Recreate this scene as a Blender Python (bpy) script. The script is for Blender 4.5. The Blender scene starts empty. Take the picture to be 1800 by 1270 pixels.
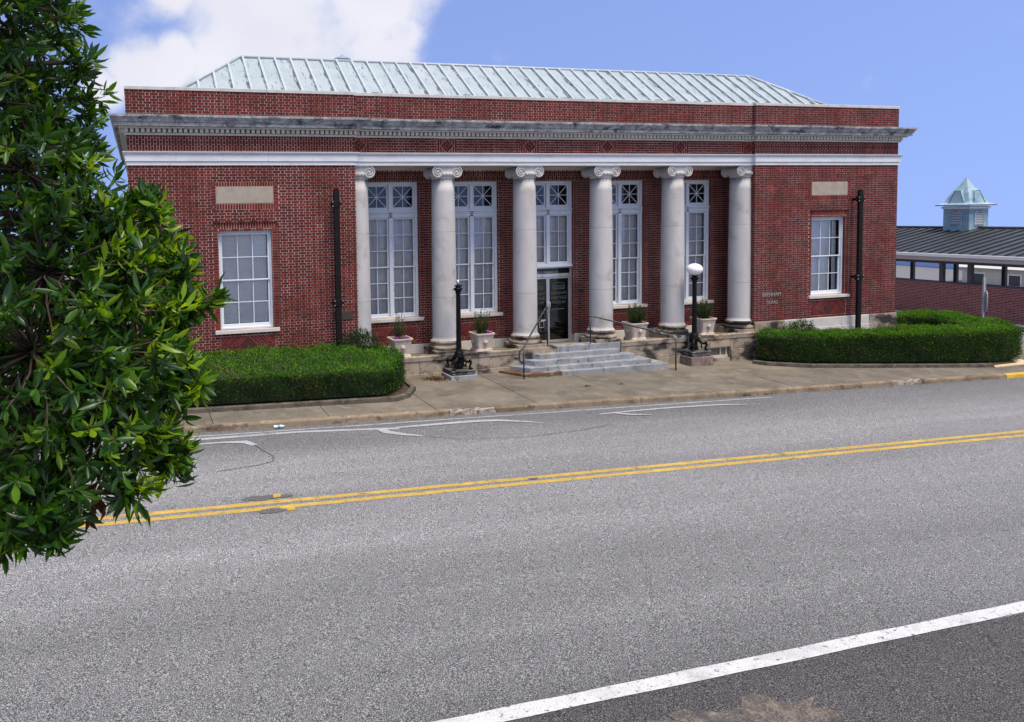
import bpy, math, random
import numpy as np
from mathutils import Matrix, Vector
random.seed(7)
RNG = np.random.default_rng(11)
SC = bpy.context.scene
COL = SC.collection

# ------------------------------------------------------------------ camera, sky, sun, exposure
CAM = (-12.442, -20.453, 3.688)
YAW, PITCH, ROLL = 0.28228, -0.05881, -0.01931
def cam_axes():
    cy, sy = math.cos(YAW), math.sin(YAW)
    f = Vector((sy*math.cos(PITCH), cy*math.cos(PITCH), math.sin(PITCH)))
    r0 = Vector((cy, -sy, 0)); u0 = r0.cross(f)
    r = math.cos(ROLL)*r0 + math.sin(ROLL)*u0
    u = -math.sin(ROLL)*r0 + math.cos(ROLL)*u0
    return r, u, f
cr, cu, cf = cam_axes()
cam = bpy.data.cameras.new('camera'); camo = bpy.data.objects.new('camera', cam); COL.objects.link(camo)
camo.matrix_world = Matrix(((cr.x, cu.x, -cf.x, CAM[0]), (cr.y, cu.y, -cf.y, CAM[1]), (cr.z, cu.z, -cf.z, CAM[2]), (0, 0, 0, 1)))
cam.sensor_fit = 'HORIZONTAL'; cam.sensor_width = 36
cam.lens = 1361.29/1800*36
cam.shift_x = (900-637.39)/1800; cam.shift_y = -(635-460.14)/1800
cam.clip_start = 0.05; cam.clip_end = 3000
SC.camera = camo

SUN_DIR = Vector((0.10, -0.40, 1.0)).normalized()      # towards the sun
SUN_EL = math.asin(SUN_DIR.z); SUN_ROT = math.atan2(SUN_DIR.x, SUN_DIR.y)
SKY_STRENGTH = 0.12
SUN_STRENGTH = 3.3
world = bpy.data.worlds.new('World'); SC.world = world; world.use_nodes = True
def pixdir(u, v):                                        # direction of a point of the sky
    return (cf + cr*((u-637.39)/1361.29) - cu*((v-460.14)/1361.29)).normalized()
def build_world():
    nt = world.node_tree; nt.nodes.clear()
    def nd(t, **k):
        n = nt.nodes.new(t)
        for a, b in k.items(): setattr(n, a, b)
        return n
    L = nt.links.new
    out = nd('ShaderNodeOutputWorld'); bg = nd('ShaderNodeBackground'); bg.inputs['Strength'].default_value = SKY_STRENGTH
    tc = nd('ShaderNodeTexCoord')
    sky = nd('ShaderNodeTexSky', sky_type='NISHITA', sun_disc=False)
    sky.sun_elevation = SUN_EL; sky.sun_rotation = SUN_ROT
    sky.air_density = 1.2; sky.dust_density = 0.4; sky.ozone_density = 2.5
    # the clear blue of the upper sky reaches far down on this day: look the sky colour up higher than the view goes
    mp = nd('ShaderNodeMapping'); mp.inputs['Scale'].default_value = (1, 1, .75); mp.inputs['Location'].default_value = (0, 0, .45)
    nrm = nd('ShaderNodeVectorMath', operation='NORMALIZE')
    L(tc.outputs['Generated'], mp.inputs['Vector']); L(mp.outputs['Vector'], nrm.inputs[0]); L(nrm.outputs[0], sky.inputs['Vector'])
    gain = nd('ShaderNodeMix', data_type='RGBA', blend_type='MULTIPLY'); gain.inputs['Factor'].default_value = 1
    gain.inputs['B'].default_value = (1.30, 1.16, 1.36, 1)
    L(sky.outputs['Color'], gain.inputs['A'])
    noi = nd('ShaderNodeTexNoise'); noi.inputs['Scale'].default_value = 14; noi.inputs['Detail'].default_value = 6; noi.inputs['Roughness'].default_value = .55
    L(tc.outputs['Generated'], noi.inputs['Vector'])
    blobs = [(470, 15, .165), (585, 25, .165), (675, -10, .10), (712, 60, .04), (400, 90, .085), (270, 125, .062), (310, 100, .05), (300, -25, .06),
             (235, 130, .05), (560, 90, .1), (690, 100, .05), (180, 160, .04), (520, -90, .2), (380, -200, .22), (640, -330, .22), (150, -420, .2), (-300, -260, .2), (1250, -520, .2), (1900, -420, .16), (2600, -700, .3), (-900, -800, .4), (400, -1100, .4), (-1500, 200, .3)]
    behind = [((-.5, -.75, .45), .5), ((.7, -.6, .4), .45), ((.1, -.3, .95), .4), ((-.9, .1, .4), .3), ((.2, -.95, .25), .3)]  # unseen clouds overhead and behind, added to whiten the sky light
    acc = None
    for dirn, rad in [(pixdir(u, v), r) for u, v, r in blobs]+[(Vector(d).normalized(), r) for d, r in behind]:
        d = nd('ShaderNodeVectorMath', operation='DISTANCE'); L(tc.outputs['Generated'], d.inputs[0]); d.inputs[1].default_value = dirn
        mr = nd('ShaderNodeMapRange'); mr.inputs['From Min'].default_value = rad*.35; mr.inputs['From Max'].default_value = rad*1.03
        mr.inputs['To Min'].default_value = 1; mr.inputs['To Max'].default_value = 0
        L(d.outputs['Value'], mr.inputs['Value'])
        if acc is None: acc = mr.outputs[0]
        else:
            m = nd('ShaderNodeMath', operation='MAXIMUM'); L(acc, m.inputs[0]); L(mr.outputs[0], m.inputs[1]); acc = m.outputs[0]
    ma = nd('ShaderNodeMath', operation='MULTIPLY_ADD'); L(noi.outputs['Fac'], ma.inputs[0]); ma.inputs[1].default_value = 1.5; ma.inputs[2].default_value = -.78
    ad = nd('ShaderNodeMath', operation='ADD'); L(acc, ad.inputs[0]); L(ma.outputs[0], ad.inputs[1])
    ms = nd('ShaderNodeMapRange', interpolation_type='SMOOTHSTEP'); ms.inputs['From Min'].default_value = .16; ms.inputs['From Max'].default_value = .98
    L(ad.outputs[0], ms.inputs['Value'])
    n2 = nd('ShaderNodeTexNoise'); n2.inputs['Scale'].default_value = 9; n2.inputs['Detail'].default_value = 5
    L(tc.outputs['Generated'], n2.inputs['Vector'])
    cl = nd('ShaderNodeMix', data_type='RGBA'); cl.inputs['A'].default_value = (4.1, 4.2, 5.0, 1); cl.inputs['B'].default_value = (5.4, 5.4, 5.75, 1)
    L(n2.outputs['Fac'], cl.inputs['Factor'])
    mx = nd('ShaderNodeMix', data_type='RGBA'); L(ms.outputs[0], mx.inputs['Factor']); L(gain.outputs['Result'], mx.inputs['A']); L(cl.outputs['Result'], mx.inputs['B'])
    L(mx.outputs['Result'], bg.inputs['Color']); L(bg.outputs[0], out.inputs[0])
build_world()
sun = bpy.data.lights.new('sun', 'SUN'); sun.energy = SUN_STRENGTH; sun.angle = math.radians(22); sun.color = (1, .90, .76)
suno = bpy.data.objects.new('sun', sun); COL.objects.link(suno)
suno.rotation_euler = SUN_DIR.to_track_quat('Z', 'Y').to_euler(); suno.location = (0, -30, 40)
SC.view_settings.view_transform = 'Standard'; SC.view_settings.look = 'None'
SC.view_settings.exposure = 0.52; SC.view_settings.gamma = 1; SC.view_settings.use_curve_mapping = False

# ------------------------------------------------------------------ helpers: objects and meshes
WLOC = {}
def tag(o, label=None, cat=None, group=None, kind=None):
    if label: o['label'] = label
    if cat: o['category'] = cat
    if group: o['group'] = group
    if kind: o['kind'] = kind
    return o
def thing(name, loc, label, cat, group=None):
    o = bpy.data.objects.new(name, None); COL.objects.link(o); o.location = loc; o.empty_display_size = .2
    WLOC[o.name] = Vector(loc)
    return tag(o, label, cat, group)
def link_mesh(name, me, parent=None, loc=(0, 0, 0)):
    o = bpy.data.objects.new(name, me); COL.objects.link(o); o.location = loc
    base = Vector((0, 0, 0))
    if parent is not None: o.parent = parent; base = WLOC[parent.name]
    WLOC[o.name] = base + Vector(loc)
    return o
class MB:
    def __init__(s): s.v = []; s.f = []; s.m = []; s.sm = []
    def add(s, vs, fs, mi=0, smooth=False):
        b = len(s.v); s.v += [tuple(p) for p in vs]
        for f in fs: s.f.append(tuple(i+b for i in f)); s.m.append(mi); s.sm.append(smooth)
        return s
    def box(s, x0, x1, y0, y1, z0, z1, mi=0, c=0.0):
        if c <= 0:
            vs = [(x, y, z) for z in (z0, z1) for y in (y0, y1) for x in (x0, x1)]
            return s.add(vs, [(0, 2, 3, 1), (4, 5, 7, 6), (0, 1, 5, 4), (2, 6, 7, 3), (0, 4, 6, 2), (1, 3, 7, 5)], mi)
        vs = []; X = (x0, x1); Y = (y0, y1); Z = (z0, z1); sg = (1, -1)
        for k in (0, 1):
            for j in (0, 1):
                for i in (0, 1):
                    x, y, z = X[i], Y[j], Z[k]; a, b, d = c*sg[i], c*sg[j], c*sg[k]
                    vs += [(x, y+b, z+d), (x+a, y, z+d), (x+a, y+b, z)]
        I = lambda i, j, k, t: ((k*2+j)*2+i)*3+t
        fs = [(I(0,0,0,0), I(0,0,1,0), I(0,1,1,0), I(0,1,0,0)), (I(1,0,0,0), I(1,1,0,0), I(1,1,1,0), I(1,0,1,0)),
              (I(0,0,0,1), I(1,0,0,1), I(1,0,1,1), I(0,0,1,1)), (I(0,1,0,1), I(0,1,1,1), I(1,1,1,1), I(1,1,0,1)),
              (I(0,0,0,2), I(0,1,0,2), I(1,1,0,2), I(1,0,0,2)), (I(0,0,1,2), I(1,0,1,2), I(1,1,1,2), I(0,1,1,2))]
        for j in (0, 1):
            for k in (0, 1): fs.append((I(0,j,k,1), I(1,j,k,1), I(1,j,k,2), I(0,j,k,2)))
        for i in (0, 1):
            for k in (0, 1): fs.append((I(i,0,k,0), I(i,1,k,0), I(i,1,k,2), I(i,0,k,2)))
            for j in (0, 1): fs.append((I(i,j,0,0), I(i,j,1,0), I(i,j,1,1), I(i,j,0,1)))
        for i in (0, 1):
            for j in (0, 1):
                for k in (0, 1): fs.append((I(i,j,k,0), I(i,j,k,1), I(i,j,k,2)))
        return s.add(vs, fs, mi)
    def prism(s, poly, axis, a, b, mi=0):
        """poly: 2-D points; axis 'x': poly=(y,z); 'y': poly=(x,z); 'z': poly=(x,y)"""
        n = len(poly)
        mk = {'x': lambda p, t: (t, p[0], p[1]), 'y': lambda p, t: (p[0], t, p[1]), 'z': lambda p, t: (p[0], p[1], t)}[axis]
        vs = [mk(p, a) for p in poly] + [mk(p, b) for p in poly]
        fs = [tuple(range(n-1, -1, -1)), tuple(range(n, 2*n))] + [(i, (i+1) % n, n+(i+1) % n, n+i) for i in range(n)]
        return s.add(vs, fs, mi)
    def lathe(s, prof, c, seg=32, mi=0, smooth=True, sq=1.0):
        vs = []; fs = []; n = len(prof)
        for i in range(seg):
            t = 2*math.pi*i/seg
            for r, z in prof: vs.append((c[0]+r*math.cos(t), c[1]+r*math.sin(t)*sq, c[2]+z))
        for i in range(seg):
            j = (i+1) % seg
            for k in range(n-1): fs.append((i*n+k, j*n+k, j*n+k+1, i*n+k+1))
        s.add(vs, fs, mi, smooth)
        return s
    def tube(s, path, rad, seg=8, mi=0, smooth=True, cap=True):
        P = [Vector(p) for p in path]; n = len(P); vs = []; fs = []
        rads = rad if hasattr(rad, '__len__') else [rad]*n
        up = Vector((0, 0, 1))
        t0 = (P[1]-P[0]).normalized()
        if abs(t0.dot(up)) > .9: up = Vector((1, 0, 0))
        for i in range(n):
            t = (P[min(i+1, n-1)]-P[max(i-1, 0)]).normalized()
            a = (up - t*up.dot(t))
            a = a.normalized() if a.length > 1e-6 else Vector((0, 1, 0))
            up = a; b = t.cross(a)
            for k in range(seg):
                w = 2*math.pi*k/seg; vs.append(P[i]+rads[i]*(math.cos(w)*a+math.sin(w)*b))
        for i in range(n-1):
            for k in range(seg):
                l = (k+1) % seg; fs.append((i*seg+k, i*seg+l, (i+1)*seg+l, (i+1)*seg+k))
        if cap: fs.append(tuple(range(seg-1, -1, -1))); fs.append(tuple((n-1)*seg+k for k in range(seg)))
        return s.add(vs, fs, mi, smooth)
    def ball(s, c, rx, ry, rz, seg=24, rings=14, mi=0):
        prof = [(max(1e-4, math.sin(math.pi*i/rings)), -math.cos(math.pi*i/rings)*rz) for i in range(rings+1)]
        return s.lathe([(r*rx, z) for r, z in prof], c, seg, mi, True, ry/rx)
    def warp(s, fn): s.v = [fn(*p) for p in s.v]; return s
    def mesh(s, name, mats, base=Vector((0, 0, 0))):
        me = bpy.data.meshes.new(name)
        me.from_pydata([(x-base.x, y-base.y, z-base.z) for x, y, z in s.v], [], s.f)
        for m in (mats if isinstance(mats, (list, tuple)) else [mats]): me.materials.append(m)
        me.polygons.foreach_set('material_index', s.m); me.polygons.foreach_set('use_smooth', s.sm)
        me.update(); return me
    def build(s, name, mats, parent=None, recalc=False):
        base = WLOC[parent.name] if parent is not None else Vector((0, 0, 0))
        me = s.mesh(name, mats, base)
        if recalc:
            import bmesh
            bm = bmesh.new(); bm.from_mesh(me); bmesh.ops.recalc_face_normals(bm, faces=bm.faces); bm.to_mesh(me); bm.free()
        return link_mesh(name, me, parent)
def raw_mesh(name, verts, faces, mats, midx=None, smooth=False):
    verts = np.asarray(verts, np.float32); faces = np.asarray(faces, np.int32); k = faces.shape[1]
    me = bpy.data.meshes.new(name); me.vertices.add(len(verts)); me.vertices.foreach_set('co', verts.ravel())
    me.loops.add(faces.size); me.loops.foreach_set('vertex_index', faces.ravel())
    me.polygons.add(len(faces)); me.polygons.foreach_set('loop_start', np.arange(0, faces.size, k, dtype=np.int32))
    for m in (mats if isinstance(mats, (list, tuple)) else [mats]): me.materials.append(m)
    if midx is not None: me.polygons.foreach_set('material_index', np.asarray(midx, np.int32))
    me.polygons.foreach_set('use_smooth', np.full(len(faces), smooth))
    me.update(calc_edges=True); me.validate(); return me

# ------------------------------------------------------------------ helpers: materials
def material(name, colors, rough=.8, bump=None, spec=.5, island=None, objrand=None, metallic=0.0, extra=None, trans=0.0, stretch=None, geo='pos'):
    """colors: base colour, then (colour, noise scale, low, high, detail[, stretch]) layers mixed over it."""
    m = bpy.data.materials.new(name); m.use_nodes = True; nt = m.node_tree; nt.nodes.clear(); L = nt.links.new
    def nd(t, **k):
        n = nt.nodes.new(t)
        for a, b in k.items(): setattr(n, a, b)
        return n
    out = nd('ShaderNodeOutputMaterial'); bs = nd('ShaderNodeBsdfPrincipled'); L(bs.outputs[0], out.inputs[0])
    g = nd('ShaderNodeNewGeometry')
    if geo == 'obj': src = nd('ShaderNodeTexCoord').outputs['Object']
    else: src = g.outputs['Position']
    def noise(scale, detail, st=None, rough_=.6):
        n = nd('ShaderNodeTexNoise'); n.inputs['Scale'].default_value = scale; n.inputs['Detail'].default_value = detail; n.inputs['Roughness'].default_value = rough_
        if st:
            mp = nd('ShaderNodeMapping'); mp.inputs['Scale'].default_value = st; L(src, mp.inputs['Vector']); L(mp.outputs[0], n.inputs['Vector'])
        else: L(src, n.inputs['Vector'])
        return n.outputs['Fac']
    base = nd('ShaderNodeRGB'); base.outputs[0].default_value = (*colors[0], 1); cur = base.outputs[0]
    for lay in colors[1:]:
        c, sc_, lo, hi, det = lay[:5]; st = lay[5] if len(lay) > 5 else None
        f = noise(sc_, det, st)
        mr = nd('ShaderNodeMapRange'); mr.inputs['From Min'].default_value = lo; mr.inputs['From Max'].default_value = hi; L(f, mr.inputs['Value'])
        mx = nd('ShaderNodeMix', data_type='RGBA'); L(mr.outputs[0], mx.inputs['Factor']); L(cur, mx.inputs['A']); mx.inputs['B'].default_value = (*c, 1); cur = mx.outputs['Result']
    for which, val in (('island', island), ('obj', objrand)):
        if val:
            r = g.outputs['Random Per Island'] if which == 'island' else nd('ShaderNodeObjectInfo').outputs['Random']
            ramp = nd('ShaderNodeValToRGB'); cr_ = ramp.color_ramp
            while len(cr_.elements) < len(val): cr_.elements.new(.5)
            for e, (p, c) in zip(cr_.elements, val): e.position = p; e.color = (*c, 1)
            L(r, ramp.inputs[0])
            mx = nd('ShaderNodeMix', data_type='RGBA', blend_type='MULTIPLY'); mx.inputs['Factor'].default_value = 1
            L(cur, mx.inputs['A']); L(ramp.outputs[0], mx.inputs['B']); cur = mx.outputs['Result']
    if extra: cur = extra(nt, nd, L, src, cur, g)
    L(cur, bs.inputs['Base Color'])
    bs.inputs['Roughness'].default_value = rough; bs.inputs['Specular IOR Level'].default_value = spec; bs.inputs['Metallic'].default_value = metallic
    if bump:
        h = noise(bump[0], bump[2] if len(bump) > 2 else 4, stretch)
        b = nd('ShaderNodeBump'); b.inputs['Strength'].default_value = bump[1]; b.inputs['Distance'].default_value = bump[3] if len(bump) > 3 else .01
        L(h, b.inputs['Height']); L(b.outputs[0], bs.inputs['Normal'])
    if trans > 0:
        tr = nd('ShaderNodeBsdfTranslucent'); hs = nd('ShaderNodeHueSaturation'); hs.inputs['Value'].default_value = 1.9; hs.inputs['Saturation'].default_value = 1.15; hs.inputs['Hue'].default_value = .485
        L(cur, hs.inputs['Color']); L(hs.outputs[0], tr.inputs['Color'])
        ms = nd('ShaderNodeMixShader'); ms.inputs[0].default_value = trans; L(bs.outputs[0], ms.inputs[1]); L(tr.outputs[0], ms.inputs[2]); L(ms.outputs[0], out.inputs[0])
    return m
BR_RAMP = [(0, (.62, .60, .66)), (.3, (.85, .85, .85)), (.7, (1.05, 1.0, 1.0)), (1, (1.38, 1.22, 1.15))]
HD_RAMP = [(0, (.48, .52, .6)), (.45, (.72, .7, .7)), (.8, (.95, .95, .95)), (1, (1.25, 1.15, 1.1))]
M = {}
M['stretcher'] = material('brick_stretcher', [(.132, .0145, .011), ((.080, .0105, .0095), 22, .45, .75, 3), ((.18, .034, .026), 1.6, .48, .72, 5), ((.065, .013, .012), .8, .55, .75, 6, (2, 1, .5))], .85, (90, .25, 3, .004), .25, island=BR_RAMP)
M['header'] = material('brick_header', [(.085, .015, .015), ((.045, .011, .013), 22, .45, .75, 3)], .8, (90, .25, 3, .004), .3, island=HD_RAMP)
M['brick_one'] = material('brick_single', [(.132, .0145, .011), ((.080, .0105, .0095), 22, .45, .75, 3), ((.18, .034, .026), 1.6, .48, .72, 5), ((.065, .013, .012), .8, .55, .75, 6, (2, 1, .5))], .85, (90, .25, 3, .004), .25, objrand=BR_RAMP)
M['diamond'] = material('brick_dark', [(.075, .02, .018), ((.045, .014, .014), 15, .4, .7, 3)], .85, (80, .3, 3, .004), .25)
M['mortar'] = material('mortar', [(.48, .345, .265), ((.27, .18, .12), .7, .43, .64, 6, (1.6, 1, .6)), ((.64, .52, .43), 2.0, .52, .75, 4), ((.16, .115, .09), 1.1, .58, .74, 7, (2, 1, .5))], .95, (120, .3, 3, .004), .2)
M['stone'] = material('limestone', [(.56, .535, .48), ((.44, .41, .35), 2.2, .45, .72, 6), ((.60, .585, .55), 60, .5, .8, 2), ((.20, .18, .15), 5, .66, .86, 6, (1, 1, .35))], .85, (70, .25, 4, .006), .3)
M['white_stone'] = material('painted_stone', [(.68, .69, .68), ((.56, .56, .54), 3, .48, .75, 6, (.5, 1, 1.5)), ((.36, .35, .32), 7, .62, .82, 6, (.5, 1, 1.2))], .7, (60, .12, 3, .004), .4)
M['shaft'] = material('column_stone', [(.47, .455, .425), ((.37, .355, .325), 2.2, .42, .70, 6, (1, 1, .45)), ((.53, .52, .505), 110, .45, .7, 2), ((.27, .235, .18), 1.5, .56, .78, 7), ((.22, .20, .17), 7, .66, .82, 6, (1, 1, .3))], .82, (130, .3, 3, .004), .3)
M['dirty'] = material('weathered_stone', [(.34, .285, .215), ((.22, .18, .13), 2.4, .42, .66, 6), ((.40, .31, .19), 1.1, .55, .72, 3), ((.035, .032, .028), 1.9, .47, .59, 8, (.7, 1, 1.3)), ((.05, .045, .04), 12, .60, .74, 5)], .9, (40, .35, 5, .008), .25)
M['black_stained'] = material('stained_cornice', [(.35, .355, .35), ((.17, .172, .175), 3.6, .42, .64, 8, (1, 1, 1.3)), ((.04, .04, .042), 2.6, .52, .66, 9, (.9, 1, 1.8)), ((.50, .52, .52), 11, .56, .70, 6, (.7, 1, 1.3)), ((.055, .055, .056), 30, .58, .68, 5)], .9, (45, .4, 5, .008), .25)
M['dentil'] = material('dentil_stone', [(.54, .53, .47), ((.40, .385, .32), 5, .45, .75, 5)], .85, (60, .2, 3, .004), .3)
M['tablet'] = material('tablet_stone', [(.36, .31, .245), ((.28, .235, .18), 4, .4, .7, 5), ((.42, .37, .30), 70, .5, .75, 3)], .9, (60, .3, 4, .006), .2)
M['granite'] = material('granite_step', [(.27, .285, .30), ((.17, .18, .195), 90, .45, .62, 3), ((.36, .355, .335), 2.5, .47, .7, 6), ((.14, .12, .09), 2.0, .53, .70, 8), ((.08, .075, .065), 7, .58, .70, 6)], .8, (120, .25, 3, .004), .35)
M['rust'] = material('rust_stained_step', [(.15, .085, .045), ((.085, .045, .024), 6, .42, .66, 6, (.4, 1, 2)), ((.24, .235, .22), 3, .50, .60, 6)], .9, (60, .3, 4, .006), .2)
M['paint'] = material('white_paint', [(.62, .665, .70), ((.50, .53, .56), 6, .55, .8, 5), ((.40, .40, .40), 24, .70, .85, 4)], .5, (40, .08, 3, .003), .4)
M['alu'] = material('door_aluminium', [(.62, .64, .65), ((.45, .47, .48), 6, .45, .75, 3, (1, 1, .2))], .32, None, .5, metallic=.75)
M['shade'] = material('grey_window_shade', [(.62, .60, .58), ((.42, .405, .41), 4, .4, .65, 4, (7, 1, .15)), ((.70, .68, .64), 3, .55, .8, 3)], .9, None, .2)
def stripe(nt, nd, L, src, cur, g):
    w = nd('ShaderNodeTexWave', wave_type='BANDS', bands_direction='Z'); w.inputs['Scale'].default_value = 9.5; w.inputs['Distortion'].default_value = .5
    L(src, w.inputs['Vector']); mx = nd('ShaderNodeMix', data_type='RGBA', blend_type='MULTIPLY'); mx.inputs['Factor'].default_value = .3
    L(cur, mx.inputs['A']); L(w.outputs['Color'], mx.inputs['B']); return mx.outputs['Result']
M['blind'] = material('pale_blind', [(.88, .87, .82), ((.78, .78, .74), 3, .4, .7, 4), ((.84, .83, .78), 40, .5, .8, 2, (1, 1, 3))], .85, None, .3, extra=stripe)
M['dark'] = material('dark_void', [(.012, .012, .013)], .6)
M['interior'] = material('dim_interior', [(.06, .055, .05)], .9)
M['black_iron'] = material('black_iron', [(.004, .004, .005), ((.010, .0095, .0095), 8, .55, .8, 5), ((.10, .09, .08), 14, .70, .82, 5)], .5, (60, .25, 4, .004), .18)
M['plinth_stone'] = material('blackened_plinth', [(.13, .125, .115), ((.03, .03, .03), 5, .42, .58, 7), ((.28, .27, .25), 6, .58, .72, 6)], .85, (45, .4, 5, .008), .25)
M['pink_stone'] = material('pinkish_stone', [(.23, .165, .135), ((.14, .10, .085), 4, .42, .66, 7), ((.04, .035, .03), 3, .56, .70, 7), ((.30, .24, .20), 9, .56, .75, 4)], .9, (45, .4, 5, .008), .2)
M['rail'] = material('worn_railing', [(.018, .019, .022), ((.30, .30, .31), 7, .58, .70, 4)], .45, (60, .2, 3, .003), .5)
M['pole'] = material('brown_black_steel', [(.008, .0065, .0065), ((.013, .011, .010), 5, .45, .75, 4)], .65, None, .15)
M['bolt'] = material('bolt_steel', [(.6, .6, .6)], .4, None, .5, metallic=.6)
M['globe'] = material('milk_glass', [(.86, .86, .82)], .18, None, .5)
M['lamp_tube'] = material('bare_lamp_socket', [(.75, .73, .68)], .5)
M['planter'] = material('planter_concrete', [(.52, .45, .36), ((.38, .31, .24), 5, .42, .7, 6), ((.60, .55, .47), 14, .5, .75, 4), ((.16, .13, .10), 6, .66, .82, 6)], .9, (50, .45, 5, .008), .2)
M['soil'] = material('soil', [(.05, .035, .025), ((.09, .065, .045), 14, .4, .7, 6)], .95, (40, .6, 5, .02), .2)
M['bronze'] = material('bronze_plaque', [(.055, .042, .028), ((.09, .075, .05), 30, .5, .75, 4)], .5, (60, .3, 4, .003), .5, metallic=.3)
M['letter'] = material('metal_letter', [(.27, .265, .25)], .5)
M['decal'] = material('grey_vinyl', [(.075, .09, .09)], .6)
M['decal_white'] = material('white_vinyl', [(.42, .42, .42)], .6)
M['gray_box'] = material('dark_plastic', [(.025, .025, .028)], .5)
M['roof'] = material('pale_metal_roof', [(.31, .37, .375), ((.36, .41, .415), 1.2, .4, .7, 4), ((.26, .325, .34), 2.2, .48, .72, 5), ((.05, .07, .08), 9, .63, .655, 6, (2.4, .35, .35)), ((.16, .215, .235), 4.5, .60, .68, 6, (2.6, .3, .3))], .6, (3, .1, 3, .01), .4)
M['seam'] = material('roof_seam', [(.42, .46, .465), ((.32, .365, .37), 4, .5, .75, 4)], .5, None, .4)
M['seam_shade'] = material('seam_shade', [(.10, .125, .135), ((.27, .33, .34), 7, .48, .58, 5, (1, .5, .5)), ((.03, .035, .04), 5, .55, .66, 5)], .7, None, .3)  # dark colour painted as the shade beside each seam
M['flash'] = material('coping_stone', [(.52, .52, .49), ((.40, .39, .35), 3, .45, .7, 6), ((.16, .15, .14), 4, .68, .82, 7)], .85, (50, .3, 4, .006), .25)
M['vent'] = material('vent_metal', [(.24, .30, .34)], .5, None, .5)
def glass_mat(name, tint, refl):
    m = bpy.data.materials.new(name); m.use_nodes = True; nt = m.node_tree; nt.nodes.clear(); L = nt.links.new
    out = nt.nodes.new('ShaderNodeOutputMaterial'); t = nt.nodes.new('ShaderNodeBsdfTransparent'); t.inputs[0].default_value = (*tint, 1)
    g = nt.nodes.new('ShaderNodeBsdfGlossy'); g.inputs['Roughness'].default_value = .04; g.inputs[0].default_value = (.9, .95, 1, 1)
    n = nt.nodes.new('ShaderNodeTexNoise'); n.inputs['Scale'].default_value = 2.3; b = nt.nodes.new('ShaderNodeBump'); b.inputs['Strength'].default_value = .05; b.inputs['Distance'].default_value = .05
    L(n.outputs['Fac'], b.inputs['Height']); L(b.outputs[0], g.inputs['Normal'])
    fr = nt.nodes.new('ShaderNodeFresnel'); fr.inputs['IOR'].default_value = 1.5
    mu = nt.nodes.new('ShaderNodeMath'); mu.operation = 'ADD'; mu.inputs[1].default_value = refl; L(fr.outputs[0], mu.inputs[0])
    mx = nt.nodes.new('ShaderNodeMixShader'); L(mu.outputs[0], mx.inputs[0]); L(t.outputs[0], mx.inputs[1]); L(g.outputs[0], mx.inputs[2]); L(mx.outputs[0], out.inputs[0])
    return m
M['glass'] = glass_mat('window_glass', (.96, .97, .97), .01)
M['dark_glass'] = glass_mat('tinted_glass', (.25, .26, .27), .03)
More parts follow.
